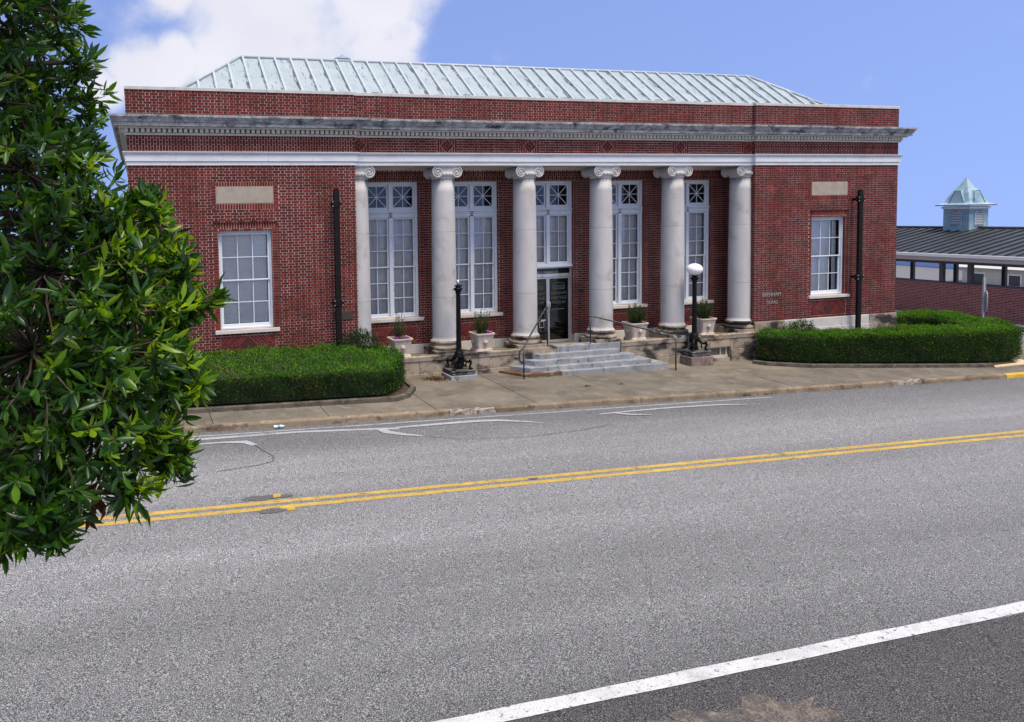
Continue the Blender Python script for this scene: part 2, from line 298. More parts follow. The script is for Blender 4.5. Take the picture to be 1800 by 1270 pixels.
# ground
def asphalt(name, c0, c1, c2, lanes):
    m = bpy.data.materials.new(name); m.use_nodes = True; nt = m.node_tree; nt.nodes.clear(); L = nt.links.new
    def nd(t, **k):
        n = nt.nodes.new(t)
        for a, b in k.items(): setattr(n, a, b)
        return n
    out = nd('ShaderNodeOutputMaterial'); bs = nd('ShaderNodeBsdfPrincipled'); L(bs.outputs[0], out.inputs[0])
    g = nd('ShaderNodeNewGeometry'); P = g.outputs['Position']
    n1 = nd('ShaderNodeTexNoise'); n1.inputs['Scale'].default_value = 84; n1.inputs['Detail'].default_value = 3; n1.inputs['Roughness'].default_value = .75; L(P, n1.inputs['Vector'])
    r1 = nd('ShaderNodeValToRGB'); e = r1.color_ramp.elements
    e[0].position = .38; e[0].color = (*c0, 1); e[1].position = .62; e[1].color = (*c2, 1); x = r1.color_ramp.elements.new(.5); x.color = (*c1, 1)
    L(n1.outputs['Fac'], r1.inputs[0]); cur = r1.outputs[0]
    v = nd('ShaderNodeTexVoronoi'); v.inputs['Scale'].default_value = 84; L(P, v.inputs['Vector'])
    rv = nd('ShaderNodeMapRange'); rv.inputs['From Min'].default_value = 0; rv.inputs['From Max'].default_value = 1; rv.inputs['To Min'].default_value = .35; rv.inputs['To Max'].default_value = 1.65
    L(v.outputs['Color'], rv.inputs['Value'])
    mm = nd('ShaderNodeMix', data_type='RGBA', blend_type='MULTIPLY'); mm.inputs['Factor'].default_value = 1; L(cur, mm.inputs['A']); L(rv.outputs[0], mm.inputs['B']); cur = mm.outputs['Result']
    if lanes:
        sx = nd('ShaderNodeSeparateXYZ'); L(P, sx.inputs[0])
        mr = nd('ShaderNodeMapRange'); mr.inputs['From Min'].default_value = -14.2; mr.inputs['From Max'].default_value = -3.7; L(sx.outputs['Y'], mr.inputs['Value'])
        n3 = nd('ShaderNodeTexNoise'); n3.inputs['Scale'].default_value = .5; n3.inputs['Detail'].default_value = 3; L(P, n3.inputs['Vector'])
        wob = nd('ShaderNodeMath', operation='MULTIPLY_ADD'); L(n3.outputs['Fac'], wob.inputs[0]); wob.inputs[1].default_value = .05; L(mr.outputs[0], wob.inputs[2])
        off = nd('ShaderNodeMath', operation='SUBTRACT'); L(wob.outputs[0], off.inputs[0]); off.inputs[1].default_value = .025
        rp = nd('ShaderNodeValToRGB'); els = rp.color_ramp.elements
        stops = lanes
        while len(els) < len(stops): els.new(.5)
        for q, (p_, val) in zip(els, stops): q.position = p_; q.color = (val, val, val*1.01, 1)
        L(off.outputs[0], rp.inputs[0])
        m2 = nd('ShaderNodeMix', data_type='RGBA', blend_type='MULTIPLY'); m2.inputs['Factor'].default_value = 1; L(cur, m2.inputs['A']); L(rp.outputs[0], m2.inputs['B']); cur = m2.outputs['Result']
    n4 = nd('ShaderNodeTexNoise'); n4.inputs['Scale'].default_value = 1.1; n4.inputs['Detail'].default_value = 6; mp = nd('ShaderNodeMapping'); mp.inputs['Scale'].default_value = (.12, 1.3, 1); L(P, mp.inputs[0]); L(mp.outputs[0], n4.inputs['Vector'])
    r4 = nd('ShaderNodeMapRange'); r4.inputs['From Min'].default_value = .3; r4.inputs['From Max'].default_value = .7; r4.inputs['To Min'].default_value = .88; r4.inputs['To Max'].default_value = 1.11; L(n4.outputs['Fac'], r4.inputs['Value'])
    m3 = nd('ShaderNodeMix', data_type='RGBA', blend_type='MULTIPLY'); m3.inputs['Factor'].default_value = 1; L(cur, m3.inputs['A']); L(r4.outputs[0], m3.inputs['B']); cur = m3.outputs['Result']
    L(cur, bs.inputs['Base Color']); bs.inputs['Roughness'].default_value = .85; bs.inputs['Specular IOR Level'].default_value = .3
    b = nd('ShaderNodeBump'); b.inputs['Strength'].default_value = .55; b.inputs['Distance'].default_value = .012; L(n1.outputs['Fac'], b.inputs['Height']); L(b.outputs[0], bs.inputs['Normal'])
    return m
M['road'] = asphalt('worn_asphalt', (.028, .028, .027), (.155, .155, .148), (.47, .47, .455),
                    [(0, .50), (.035, .62), (.12, .82), (.28, .84), (.40, 1.1), (.52, 1.0), (.60, .98), (.72, 1.12), (.80, 1.0), (.90, .72), (1, .66)])
M['shoulder'] = asphalt('dark_asphalt', (.012, .012, .013), (.044, .042, .043), (.19, .18, .17), None)
M['yellow'] = material('yellow_paint', [(.50, .33, .055), ((.27, .20, .08), 60, .46, .66, 4), ((.15, .14, .12), 6, .55, .68, 8), ((.56, .38, .075), 2, .5, .7, 3), ((.13, .125, .12), 45, .62, .70, 3)], .8, (70, .4, 3, .006), .3)
M['white'] = material('white_road_paint', [(.56, .56, .54), ((.45, .44, .42), 4, .48, .72, 6), ((.13, .125, .12), 16, .60, .66, 7), ((.27, .265, .26), 70, .52, .68, 3), ((.33, .32, .31), 1.5, .55, .75, 6)], .75, (70, .25, 3, .005), .3)
M['faded'] = material('faded_road_paint', [(.40, .41, .41), ((.19, .19, .20), 40, .48, .66, 4), ((.2, .2, .205), 2.5, .55, .75, 4)], .85, (70, .4, 3, .006), .3)
M['tar'] = material('dark_patch', [(.075, .075, .075), ((.17, .17, .165), 70, .46, .64, 3)], .8, (70, .5, 3, .008), .3)
M['crack'] = material('crack_fill', [(.03, .03, .03)], .9)
M['slab'] = material('sidewalk_concrete', [(.165, .143, .108), ((.10, .086, .062), .9, .40, .62, 7), ((.215, .192, .152), 2.2, .52, .75, 5), ((.055, .075, .06), 1.7, .58, .74, 8), ((.10, .085, .07), 16, .64, .76, 5), ((.29, .265, .22), 90, .5, .75, 2)], .92, (80, .35, 4, .006), .2, objrand=[(0, (.86, .86, .87)), (1, (1.1, 1.09, 1.06))])
M['bed'] = material('sidewalk_bed', [(.075, .066, .052), ((.05, .045, .036), 5, .4, .7, 4)], .95)
M['kerb'] = material('kerb_concrete', [(.25, .195, .13), ((.13, .095, .06), 2.5, .42, .64, 7), ((.38, .33, .26), 5, .55, .75, 5), ((.055, .045, .036), 3, .56, .70, 8)], .92, (45, .5, 5, .01), .2, objrand=[(0, (.85, .85, .85)), (1, (1.1, 1.08, 1.05))])
M['dark_edging'] = material('mossy_edging', [(.12, .10, .075), ((.055, .05, .038), 4, .42, .64, 7), ((.19, .165, .125), 6, .55, .75, 5)], .95, (45, .5, 5, .01), .2)
M['rubble'] = material('broken_concrete', [(.36, .32, .26), ((.20, .155, .11), 9, .42, .6, 6), ((.06, .05, .04), 14, .52, .66, 6)], .95, (30, .8, 5, .02), .2)
M['kerb_yellow'] = material('kerb_yellow_paint', [(.62, .40, .04), ((.45, .26, .03), 5, .45, .7, 5), ((.3, .25, .18), 14, .66, .8, 5)], .8, (45, .4, 4, .008), .3)
M['tan'] = material('tan_ramp', [(.60, .46, .28), ((.48, .36, .22), 8, .45, .7, 5)], .9, (60, .3, 3, .006), .2)
M['ground'] = material('far_ground', [(.17, .165, .14), ((.09, .11, .05), .05, .45, .6, 5), ((.22, .21, .19), .5, .5, .7, 5)], .95)
M['lot'] = material('parking_asphalt', [(.14, .14, .14), ((.2, .2, .2), 4, .5, .75, 4)], .9)
M['dust'] = material('tan_grit', [(.17, .14, .11), ((.07, .065, .06), 45, .42, .55, 4), ((.27, .225, .17), 4, .5, .7, 5), ((.07, .066, .062), 3, .5, .62, 6)], .95, (60, .5, 3, .008), .2)
# plants
HEDGE_R = [(0, (.4, .45, .4)), (.5, (.9, .95, .8)), (.85, (1.25, 1.2, 1)), (1, (1.7, 1.5, .9))]
M['hedge'] = material('hedge_leaf', [(.030, .080, .012), ((.018, .052, .009), 1.2, .4, .65, 3)], .5, None, .3, island=HEDGE_R, trans=.22)
M['hedge_lit_new'] = material('hedge_lit_new_leaf', [(.095, .235, .015), ((.056, .155, .011), 1.6, .42, .62, 4)], .5, None, .3, island=HEDGE_R, trans=.35)  # sunlit hedge top put into leaf colour, together with young growth
M['hedge_dry'] = material('hedge_dry_leaf', [(.16, .12, .045), ((.09, .085, .03), 6, .4, .7, 3)], .7, None, .25, island=HEDGE_R, trans=.15)
M['hedge_core'] = material('hedge_twigs', [(.022, .030, .012), ((.035, .028, .016), 12, .5, .7, 4)], .95)
M['bush'] = material('dark_bush_leaf', [(.022, .055, .018)], .55, None, .35, island=HEDGE_R, trans=.15)
M['laurel'] = material('laurel_leaf', [(.033, .096, .011), ((.019, .060, .009), 6, .4, .7, 3)], .35, None, .45, island=[(0, (.45, .5, .5)), (.5, (.9, 1, .85)), (.75, (1.4, 1.3, .8)), (1, (3.0, 2.3, .7))], trans=.32)
M['laurel_one'] = material('laurel_leaf_single', [(.033, .096, .011), ((.019, .060, .009), 6, .4, .7, 3)], .35, None, .45, objrand=[(0, (.5, .55, .5)), (.5, (.9, 1, .85)), (.75, (1.4, 1.3, .8)), (1, (3.0, 2.3, .7))], trans=.32)
M['laurel_lit_new'] = material('laurel_lit_young_leaf', [(.20, .33, .020), ((.12, .235, .015), 9, .4, .7, 3)], .35, None, .45, objrand=[(0, (.7, .8, .7)), (1, (1.3, 1.2, 1))], trans=.42)  # lit right side of the crown put into leaf colour, with young tips
M['bark'] = material('bark', [(.085, .062, .045), ((.05, .036, .028), 18, .4, .7, 5)], .9, (30, .6, 4, .01), .2)
M['dead'] = material('dead_leaf', [(.13, .06, .03), ((.07, .03, .018), 10, .4, .7, 3)], .8, None, .3, island=[(0, (.6, .6, .6)), (1, (1.5, 1.3, 1.1))], trans=.15)
M['flower'] = material('magenta_petal', [(.55, .02, .42)], .6, None, .3, trans=.2)
# far building
M['annex_brick'] = material('annex_brick', [(.27, .066, .055), ((.17, .042, .040), 9, .45, .7, 4)], .88, (60, .2, 3, .004), .25, island=BR_RAMP)
M['annex_mortar'] = material('annex_mortar', [(.70, .54, .47)], .95)
M['dark_roof'] = material('dark_metal_roof', [(.040, .046, .048), ((.06, .068, .07), 1.5, .45, .7, 4)], .45, None, .5)
M['dark_seam'] = material('dark_roof_seam', [(.012, .013, .014)], .5)
M['fascia'] = material('cream_fascia', [(.88, .85, .79), ((.78, .74, .68), 4, .5, .75, 4)], .7)
M['soffit'] = material('taupe_soffit', [(.50, .43, .39)], .8)
M['post'] = material('dark_post', [(.10, .09, .105)], .7)
M['cupola'] = material('verdigris_paint', [(.23, .36, .39), ((.15, .27, .32), 2.5, .42, .7, 5), ((.38, .50, .52), 4, .55, .75, 4)], .6, (12, .2, 4, .01), .4)
M['cupola_roof'] = material('cupola_metal', [(.33, .44, .47), ((.17, .29, .36), 2.6, .42, .64, 6), ((.55, .62, .62), 4, .58, .75, 4)], .45, (12, .2, 4, .01), .4)
M['louvre'] = material('louvre_grey', [(.36, .40, .41)], .7)
M['sky_fill_wall'] = material('sky_fill_blue', [(.36, .48, .72)], .8)
M['beige_wall'] = material('beige_siding', [(.62, .57, .46), ((.54, .5, .41), 2, .45, .7, 4)], .85)
M['tan_wall'] = material('tan_stucco', [(.56, .43, .25)], .85)
M['pale_roof'] = material('pale_shingle', [(.52, .52, .48), ((.44, .44, .42), 6, .45, .7, 4)], .85)
M['far_green'] = material('far_foliage', [(.05, .085, .035)], .8, None, .3, island=HEDGE_R, trans=.2)
M['sign_metal'] = material('galvanised', [(.46, .48, .49), ((.34, .36, .37), 9, .45, .7, 4)], .5, None, .5, metallic=.3)
M['bottle'] = material('clear_plastic', [(.70, .78, .80)], .2, None, .6)
M['bottle_label'] = material('bottle_label', [(.12, .35, .48)], .5)
M['reflector'] = material('yellow_reflector', [(.60, .42, .05), ((.3, .24, .1), 30, .5, .7, 3)], .4, None, .5)

# ------------------------------------------------------------------ ground
def G(x, y): return -1.0134 - .02807*x + .015*y
def onground(mb, extra=0.0): return mb.warp(lambda x, y, z: (x, y, z+G(x, y)+extra))
def sheet(name, x0, x1, y0, y1, z, mat, nx=1, ny=1):
    mb = MB(); X = [x0+(x1-x0)*i/nx for i in range(nx+1)]; Y = [y0+(y1-y0)*i/ny for i in range(ny+1)]
    vs = [(x, y, z) for y in Y for x in X]
    fs = [(j*(nx+1)+i, j*(nx+1)+i+1, (j+1)*(nx+1)+i+1, (j+1)*(nx+1)+i) for j in range(ny) for i in range(nx)]
    mb.add(vs, fs); onground(mb); o = mb.build(name, mat); tag(o, kind='structure'); return o
def far_ground():
    X = [-900, -200, -60, -20, 30, 60, 200, 900]; Y = [-900, -200, -60, -25, 0, 30, 60, 250, 1200]
    def z(x, y):
        xx = max(-60, min(60, x)); yy = max(-40, min(60, y)); return G(xx, yy)-.22-.065*max(0, x-60, y-60, -60-x)
    mb = MB(); mb.add([(x, y, z(x, y)) for y in Y for x in X], [(j*8+i, j*8+i+1, (j+1)*8+i+1, (j+1)*8+i) for j in range(8) for i in range(7)])
    tag(mb.build('ground', M['ground']), kind='structure')
far_ground()
sheet('road', -60, 60, -13.90, -3.74, -.13, M['road'], 12, 4)
sheet('road_shoulder', -60, 60, -17.2, -13.895, -.134, M['shoulder'], 12, 1)
sheet('sidewalk_bed', -60, 60, -3.64, -.03, -.030, M['bed'], 12, 1)
sheet('parking_lot', 12.7, 60, -.02, 40, -.06, M['lot'], 4, 2)
near = sheet('near_pavement', -60, 60, -26, -17.2, -.02, M['slab'], 12, 1)
# near kerb face
mb = MB().box(-60, 60, -17.25, -17.19, -.2, -.016); onground(mb); tag(mb.build('near_kerb', M['kerb']), kind='structure')

# road markings (each a thin sheet 4 mm above the last)
def strip(name, pts, w, z, mat, label=None, jag=0):
    mb = MB(); P = [Vector((x, y)) for x, y in pts]; n = len(P); vs = []
    ws = w if hasattr(w, '__len__') else [w]*n
    for i in range(n):
        t = (P[min(i+1, n-1)]-P[max(i-1, 0)]).normalized(); nn = Vector((-t.y, t.x))
        for s_ in (-1, 1):
            q = P[i]+nn*s_*(ws[i]/2 + (random.uniform(-jag, jag) if jag else 0)); vs.append((q.x, q.y, z))
    mb.add(vs, [(2*i, 2*i+2, 2*i+3, 2*i+1) for i in range(n-1)]); onground(mb)
    o = mb.build(name, mat); tag(o, kind='structure'); return o
def lin(y, x0, x1, step=.5): return [(x0+(x1-x0)*i/int((x1-x0)/step), y) for i in range(int((x1-x0)/step)+1)]
for y in (-8.065, -8.305):
    strip('yellow_line', lin(y, -40, 40), .135, -.126, M['yellow'], jag=.006)
strip('white_edge_line', [(x, -13.86+.025*(x+5.3)) for x, _ in lin(0, -22, 24)], .19, -.126, M['white'], jag=.008)
strip('gutter_line', lin(-4.03, -14, 3.5, .4), .055, -.126, M['faded'], jag=.010)
strip('faded_marking', [(-13, -4.2), (-11.2, -4.26), (-9.3, -4.22), (-8.3, -4.32), (-7.35, -4.42), (-7.05, -4.5)], .13, -.122, M['faded'], jag=.012)
strip('faded_marking', [(-7.45, -4.45), (-7.4, -4.7), (-7.1, -4.95), (-6.75, -5.15)], [.26, .2, .16, .05], -.118, M['faded'], jag=.015)
strip('faded_marking', [(-7.1, -4.42), (-6.3, -4.38), (-5.2, -4.34), (-4.6, -4.40), (-4.1, -4.62), (-3.7, -4.85)], [.12, .13, .15, .16, .12, .04], -.118, M['faded'], jag=.012)
strip('faded_marking', [(-11.9, -4.62), (-10.9, -4.6), (-10.45, -4.68), (-10.3, -4.95)], [.07, .10, .2, .16], -.118, M['faded'], jag=.012)
strip('faded_marking', [(-2.0, -4.5), (-1.0, -4.42), (0.2, -4.36), (1.5, -4.4), (2.6, -4.6)], [.05, .1, .11, .1, .03], -.118, M['faded'], jag=.012)
strip('faded_marking', [(-1.6, -4.45), (-1.3, -4.7), (-.8, -4.85)], [.14, .12, .04], -.114, M['faded'], jag=.012)
strip('road_crack', [(-10.3, -4.9), (-10.2, -5.3), (-10.05, -5.7), (-10.12, -6.05), (-10.5, -6.2), (-11.2, -6.35)], .018, -.124, M['crack'], jag=.003)
strip('road_crack', [(-6.7, -5.2), (-5.9, -5.6), (-4.6, -5.75), (-3.2, -5.6), (-2.2, -5.3)], .014, -.124, M['crack'], jag=.003)
def blob(name, cx, cy, rx, ry, z, mat, n=22, jag=.2):
    mb = MB(); vs = [(cx, cy, z)]
    for i in range(n):
        t = 2*math.pi*i/n; k = 1+random.uniform(-jag, jag); vs.append((cx+rx*k*math.cos(t), cy+ry*k*math.sin(t), z))
    mb.add(vs, [(0, 1+i, 1+(i+1) % n) for i in range(n)]); onground(mb); o = mb.build(name, mat); tag(o, kind='structure'); return o
for x, y, rx, ry in ((-10.62, -7.84, .30, .10), (-10.22, -7.85, .14, .07), (-10.55, -8.44, .20, .10), (-5.75, -8.13, .10, .05)):
    blob('dark_patch', x, y, rx, ry, -.122, M['tar'])
blob('tan_grit', -6.75, -14.75, .62, .36, -.130, M['dust'], 34, .3)
blob('tan_grit', -7.55, -14.55, .5, .16, -.126, M['dust'], 30, .4)
for i, (x, y) in enumerate(((-10.36, -7.84), (-10.24, -8.45))):
    mb = MB(); mb.prism([(x-.06, y-.045), (x+.06, y-.05), (x+.07, y+.02), (x+.025, y+.045), (x-.05, y+.04)], 'z', -.125, -.105)
    mb.prism([(x-.04, y-.03), (x+.04, y-.03), (x+.04, y+.015), (x-.03, y+.025)], 'z', -.105, -.09)
    onground(mb); o = mb.build('road_reflector', M['reflector'])
    tag(o, ['yellow raised reflector just beyond the far yellow line', 'yellow raised reflector on the camera side of the double yellow line'][i], 'road reflector', 'yellow road reflectors beside the double line')

# ------------------------------------------------------------------ pavement slabs and kerb stones
sidewalk = tag(bpy.data.objects.new('sidewalk', None), kind='structure'); COL.objects.link(sidewalk); WLOC[sidewalk.name] = Vector((0, 0, 0))
xs = [-21.4, -18.8, -16.2, -13.6, -11.0, -8.4, -5.8, -3.15, -.5, 2.1, 4.7, 7.3, 9.9, 12.5, 15.1, 17.7, 20.3, 22.9]
ys = [-3.61, -2.30, -.04]
for i in range(len(xs)-1):
    for j in range(2):
        mb = MB(); x0, x1, y0, y1 = xs[i]+.007, xs[i+1]-.007, ys[j]+.007, ys[j+1]-.007
        mb.box(x0, x1, y0, y1, -.06, 0, c=.008)
        a, b, c = random.uniform(-.0022, .0022), random.uniform(-.0022, .0022), random.uniform(-.006, .003)
        mb.warp(lambda x, y, z: (x, y, z+c+a*(x-x0)+b*(y-y0))); onground(mb); mb.build('paving_slab', M['slab'], sidewalk)
kerb = tag(bpy.data.objects.new('kerb', None), kind='structure'); COL.objects.link(kerb); WLOC[kerb.name] = Vector((0, 0, 0))
kx = [-22, -18.5, -15.2, -11.9, -8.05, -5.55, -4.35, -3.45, -.3, 2.75, 5.6, 8.0, 9.15, 10.9, 12.45, 14.6, 17, 20, 23]
for i in range(len(kx)-1):
    mb = MB(); x0, x1 = kx[i]+.006, kx[i+1]-.006; mat = M['kerb']
    if i >= 14: mat = M['kerb_yellow']
    n = 12; prof = [(-3.755, -.20), (-3.748, -.035), (-3.735, -.008), (-3.715, .002), (-3.618, .004), (-3.618, -.20)]
    rough = .004
    if i in (5, 11): rough = .016
    dz = random.uniform(-.008, .006); dy = random.uniform(-.010, .006)
    vs = []; fs = []
    for k in range(n+1):
        x = x0+(x1-x0)*k/n
        for (y, z) in prof:
            jy, jz = random.uniform(-rough, rough), random.uniform(-rough*1.4, rough*.5)
            if z <= -.1: jy = jz = 0
            vs.append((x, y+dy+jy, z+dz+jz))
    m_ = len(prof)
    for k in range(n):
        for q in range(m_): fs.append((k*m_+q, k*m_+(q+1) % m_, (k+1)*m_+(q+1) % m_, (k+1)*m_+q))
    fs.append(tuple(range(m_))); fs.append(tuple(n*m_+q for q in reversed(range(m_))))
    mb.add(vs, fs); onground(mb)
    o = mb.build('kerb_stone', M['rubble'] if i in (5, 11) else mat, kerb, recalc=True)
    if i in (5, 11): o['label'] = 'crumbled pale kerb stone'
    if i == 14: o['label'] = 'yellow painted kerb stone'
mb = MB().prism([(13.15, -2.95), (15.2, -2.75), (15.4, -2.2), (13.6, -2.35)], 'z', .0, .03); onground(mb); tag(mb.build('tan_ramp', M['tan']), kind='structure')
# planting beds with a low edging in front of the hedges
for nm, poly in (('planting_bed', [(-14, -2.5), (-6.4, -2.5), (-5.75, -1.6), (-5.62, -.10), (-14, -.05)]), ('planting_bed', [(6.7, -.05), (6.2, -.75), (7.4, -1.45), (9.0, -1.85), (11.8, -2.45), (13.4, -2.75), (14.6, -2.6), (15.4, -1.6), (16.8, 1.4), (12.72, 1.6), (12.72, -.05)])):
    mb = MB().prism(poly, 'z', .0, .045); onground(mb); tag(mb.build(nm, M['soil']), kind='structure')
for path in ([(-14, -2.56), (-6.45, -2.56), (-6.05, -2.25), (-5.66, -1.6), (-5.56, -.12)], [(6.1, -.6), (6.3, -.95), (7.4, -1.56), (9.0, -1.95), (11.8, -2.55), (13.2, -2.82)]):
    mb = MB(); P = [Vector(p) for p in path]; vs = []; n = len(P)
    for i in range(n):
        t = (P[min(i+1, n-1)]-P[max(i-1, 0)]).normalized(); nn = Vector((t.y, -t.x))
        for o_, z in ((.07, 0), (.07, .09), (-.07, .10), (-.07, 0)): vs.append((P[i].x+nn.x*o_, P[i].y+nn.y*o_, z))
    mb.add(vs, [(4*i+k, 4*i+(k+1) % 4, 4*i+4+(k+1) % 4, 4*i+4+k) for i in range(n-1) for k in range(4)] + [(0, 1, 2, 3), (4*n-4, 4*n-1, 4*n-2, 4*n-3)])
    onground(mb); tag(mb.build('garden_edging', M['dark_edging'], recalc=True), kind='structure')

# ------------------------------------------------------------------ the museum building
A, B, YF, YB, YW = 6.676, 12.618, .118, 1.29, 1.391          # inner / outer edge of the wings, frieze plane, porch back wall, window plane
ZCOP, ZBT, ZFT, ZB1, ZB0, ZWT, ZFL = 7.06, 6.973, 5.836, 5.416, 5.071, .006, -.31
BAY = 2.61
museum = thing('museum_building', (0, 6, -1.0), 'long red brick building with six white columns, stone bands and pale metal roof', 'building')
CH, PER, JT = .0724, .324, .0145
STR, HED = .2095, .0855
def sub_rect(r, h):
    x0, x1, z0, z1 = r; a0, a1, b0, b1 = h
    if a1 <= x0 or a0 >= x1 or b1 <= z0 or b0 >= z1: return [r]
    out = []
    if a0 > x0: out.append((x0, a0, z0, z1))
    if a1 < x1: out.append((a1, x1, z0, z1))
    m0, m1 = max(x0, a0), min(x1, a1)
    if b0 > z0: out.append((m0, m1, z0, b0))
    if b1 < z1: out.append((m0, m1, b1, z1))
    return out
class Bricks:
    """collects bricks as small boxes standing proud of the mortar; plane frames map (u, w, d) to the world"""
    def __init__(s): s.V = []; s.F = []; s.MI = []; s.n = 0
    def brick(s, fr, poly, mi, proud=.007):
        o, u, n = fr; p = proud + random.uniform(-.0018, .0018); k = len(poly)
        for d in (0.0, p):
            for (a, w) in poly: s.V.append((o[0]+u[0]*a+n[0]*d, o[1]+u[1]*a+n[1]*d, o[2]+w))
        b = s.n
        if k == 4:
            s.F += [(b+4, b+5, b+6, b+7), (b, b+1, b+5, b+4), (b+1, b+2, b+6, b+5), (b+2, b+3, b+7, b+6), (b+3, b, b+4, b+7)]
            s.MI += [mi]*5
        else:
            for i in range(1, k-1): s.F.append((b+k, b+k+i, b+k+i+1, b+k+i+1)); s.MI.append(mi)
            for i in range(k): s.F.append((b+i, b+(i+1) % k, b+k+(i+1) % k, b+k+i)); s.MI.append(mi)
        s.n += 2*k
    def rect(s, fr, r, mi, proud=.007): s.brick(fr, [(r[0], r[2]), (r[1], r[2]), (r[1], r[3]), (r[0], r[3])], mi, proud)
    def mesh(s, name, mats):
        faces = []; 
        me = bpy.data.meshes.new(name); base = WLOC[museum.name]
        me.from_pydata([(x-base.x, y-base.y, z-base.z) for x, y, z in s.V], [], [f if f[2] != f[3] else f[:3] for f in s.F])
        for m in mats: me.materials.append(m)
        me.polygons.foreach_set('material_index', s.MI); me.update(); return me
BK = Bricks()
front_list = []                                            # whole stretchers of the left wing's front, candidates for bricks of their own
def flemish(fr, x0, x1, z0, z1, holes=(), keep=False, vertical=False, x_ref=None, z_ref=ZWT, mi=(0, 1)):
    """Flemish bond: stretcher, header, stretcher ... each course shifted"""
    if vertical:
        ncol = int(round((x1-x0)/CH)); cw = (x1-x0)/ncol
        for i in range(ncol):
            c0 = x0+i*cw; z = z0-(0 if i % 2 else PER*.5)-.02; 
            while z < z1:
                for ln, kind in ((STR, mi[0]), (HED, mi[1])):
                    a, b = max(z, z0+JT*.4), min(z+ln, z1-JT*.4)
                    if b-a > .02: BK.rect(fr, (c0+JT/2, c0+cw-JT/2, a, b), kind)
                    z += ln+JT
        return
    xr = x0 if x_ref is None else x_ref
    i0 = int(math.floor((z0-z_ref)/CH+1e-4)); i = i0
    while z_ref+i*CH < z1-.004:
        za, zb = z_ref+i*CH+JT/2, z_ref+(i+1)*CH-JT/2
        za, zb = max(za, z0), min(zb, z1)
        if zb-za > .012:
            x = xr-(0 if i % 2 else PER*.5)-PER*math.ceil(max(0, (xr-x0))/PER+1)
            while x < x1:
                for ln, kind in ((STR, mi[0]), (HED, mi[1])):
                    a, b = max(x+random.uniform(-.002, .002), x0+.002), min(x+ln+random.uniform(-.002, .002), x1-.002)
                    x += ln+JT
                    if b-a < .02: continue
                    pieces = [(a, b, za, zb)]
                    for h in holes:
                        pieces = [q for p in pieces for q in sub_rect(p, h)]
                    for p in pieces:
                        if p[1]-p[0] < .018 or p[3]-p[2] < .012: continue
                        if keep and kind == 0 and p[1]-p[0] > STR-.01 and zb-za > .055: front_list.append((fr, p))
                        else: BK.rect(fr, p, kind)
        i += 1
def soldiers(fr, x0, x1, z0, z1, mi=0, w=CH):
    n = int(round((x1-x0)/w)); c = (x1-x0)/n
    for i in range(n): BK.rect(fr, (x0+i*c+JT/2, x0+(i+1)*c-JT/2, z0+JT/2, z1-JT/2), mi)
def headers(fr, x0, x1, z0, z1, mi=0):
    n = int(round((z1-z0)/CH)); c = (z1-z0)/n
    for i in range(n): BK.rect(fr, (x0+JT/2, x1-JT/2, z0+i*c+JT/2, z0+(i+1)*c-JT/2), mi)
def xsquare(fr, x0, x1, z0, z1):
    cx, cz = (x0+x1)/2, (z0+z1)/2; g = JT*.6
    for t in ([(x0+g, z0+.3*g), (x1-g, z0+.3*g), (cx, cz-g)], [(x1-.3*g, z0+g), (x1-.3*g, z1-g), (cx+g, cz)], [(x1-g, z1-.3*g), (x0+g, z1-.3*g), (cx, cz+g)], [(x0+.3*g, z1-g), (x0+.3*g, z0+g), (cx-g, cz)]):
        BK.brick(fr, t, 0)
def clip(poly, a, b, c):
    """keep the part with a*x + b*z <= c"""
    out = []
    for i in range(len(poly)):
        p, q = poly[i], poly[(i+1) % len(poly)]; dp, dq = a*p[0]+b*p[1]-c, a*q[0]+b*q[1]-c
        if dp <= 0: out.append(p)
        if (dp < 0 < dq) or (dq < 0 < dp):
            t = dp/(dp-dq); out.append((p[0]+t*(q[0]-p[0]), p[1]+t*(q[1]-p[1])))
    return out
def area(p): return abs(sum(p[i][0]*p[(i+1) % len(p)][1]-p[(i+1) % len(p)][0]*p[i][1] for i in range(len(p))))/2
def herringbone(fr, x0, x1, z0, z1):
    """a dark diamond between rows of raking bricks"""
    cx, cz, h = (x0+x1)/2, (z0+z1)/2, (z1-z0)/2; g = JT*.62
    BK.brick(fr, [(cx, z0+g), (cx+h-g, cz), (cx, z1-g), (cx-h+g, cz)], 2, .010)
    w = CH; r2 = math.sqrt(2)
    for sx in (-1, 1):
        for sz in (-1, 1):
            k = 0
            while k*w*r2 < (x1-x0)/2+h:
                # strip between lines  sx*(x-cx) + sz*(z-cz) = h + k*w*r2  and the next
                lo, hi = h+k*w*r2+g*r2*.5, h+(k+1)*w*r2-g*r2*.5
                base = [(x0+g, z0+g), (x1-g, z0+g), (x1-g, z1-g), (x0+g, z1-g)]
                poly = clip(base, -sx, -sz, -(sx*cx+sz*cz)-lo); poly = clip(poly, sx, sz, (sx*cx+sz*cz)+hi) if len(poly) > 2 else []
                if len(poly) > 2: poly = clip(poly, 0, -sz, -sz*cz-(g*.5 if k % 2 == 0 or sz > 0 else g*.5))
                if len(poly) > 2:
                    # cut a short header off the end next to the middle line, every other strip
                    cut = .075 if ((k+(sz > 0)) % 2 == 0) else None
                    parts = [poly]
                    if cut:
                        # along-strip coordinate: sz*(z-cz) grows away from the middle
                        near = clip(poly, 0, sz, sz*cz+cut*.72-g*.4); far = clip(poly, 0, -sz, -sz*cz-cut*.72-g*.4)
                        parts = [near, far]
                    for q in parts:
                        if len(q) > 2 and area(q) > .0006: BK.brick(fr, q, 0 if q is parts[-1] else 1)
                k += 1
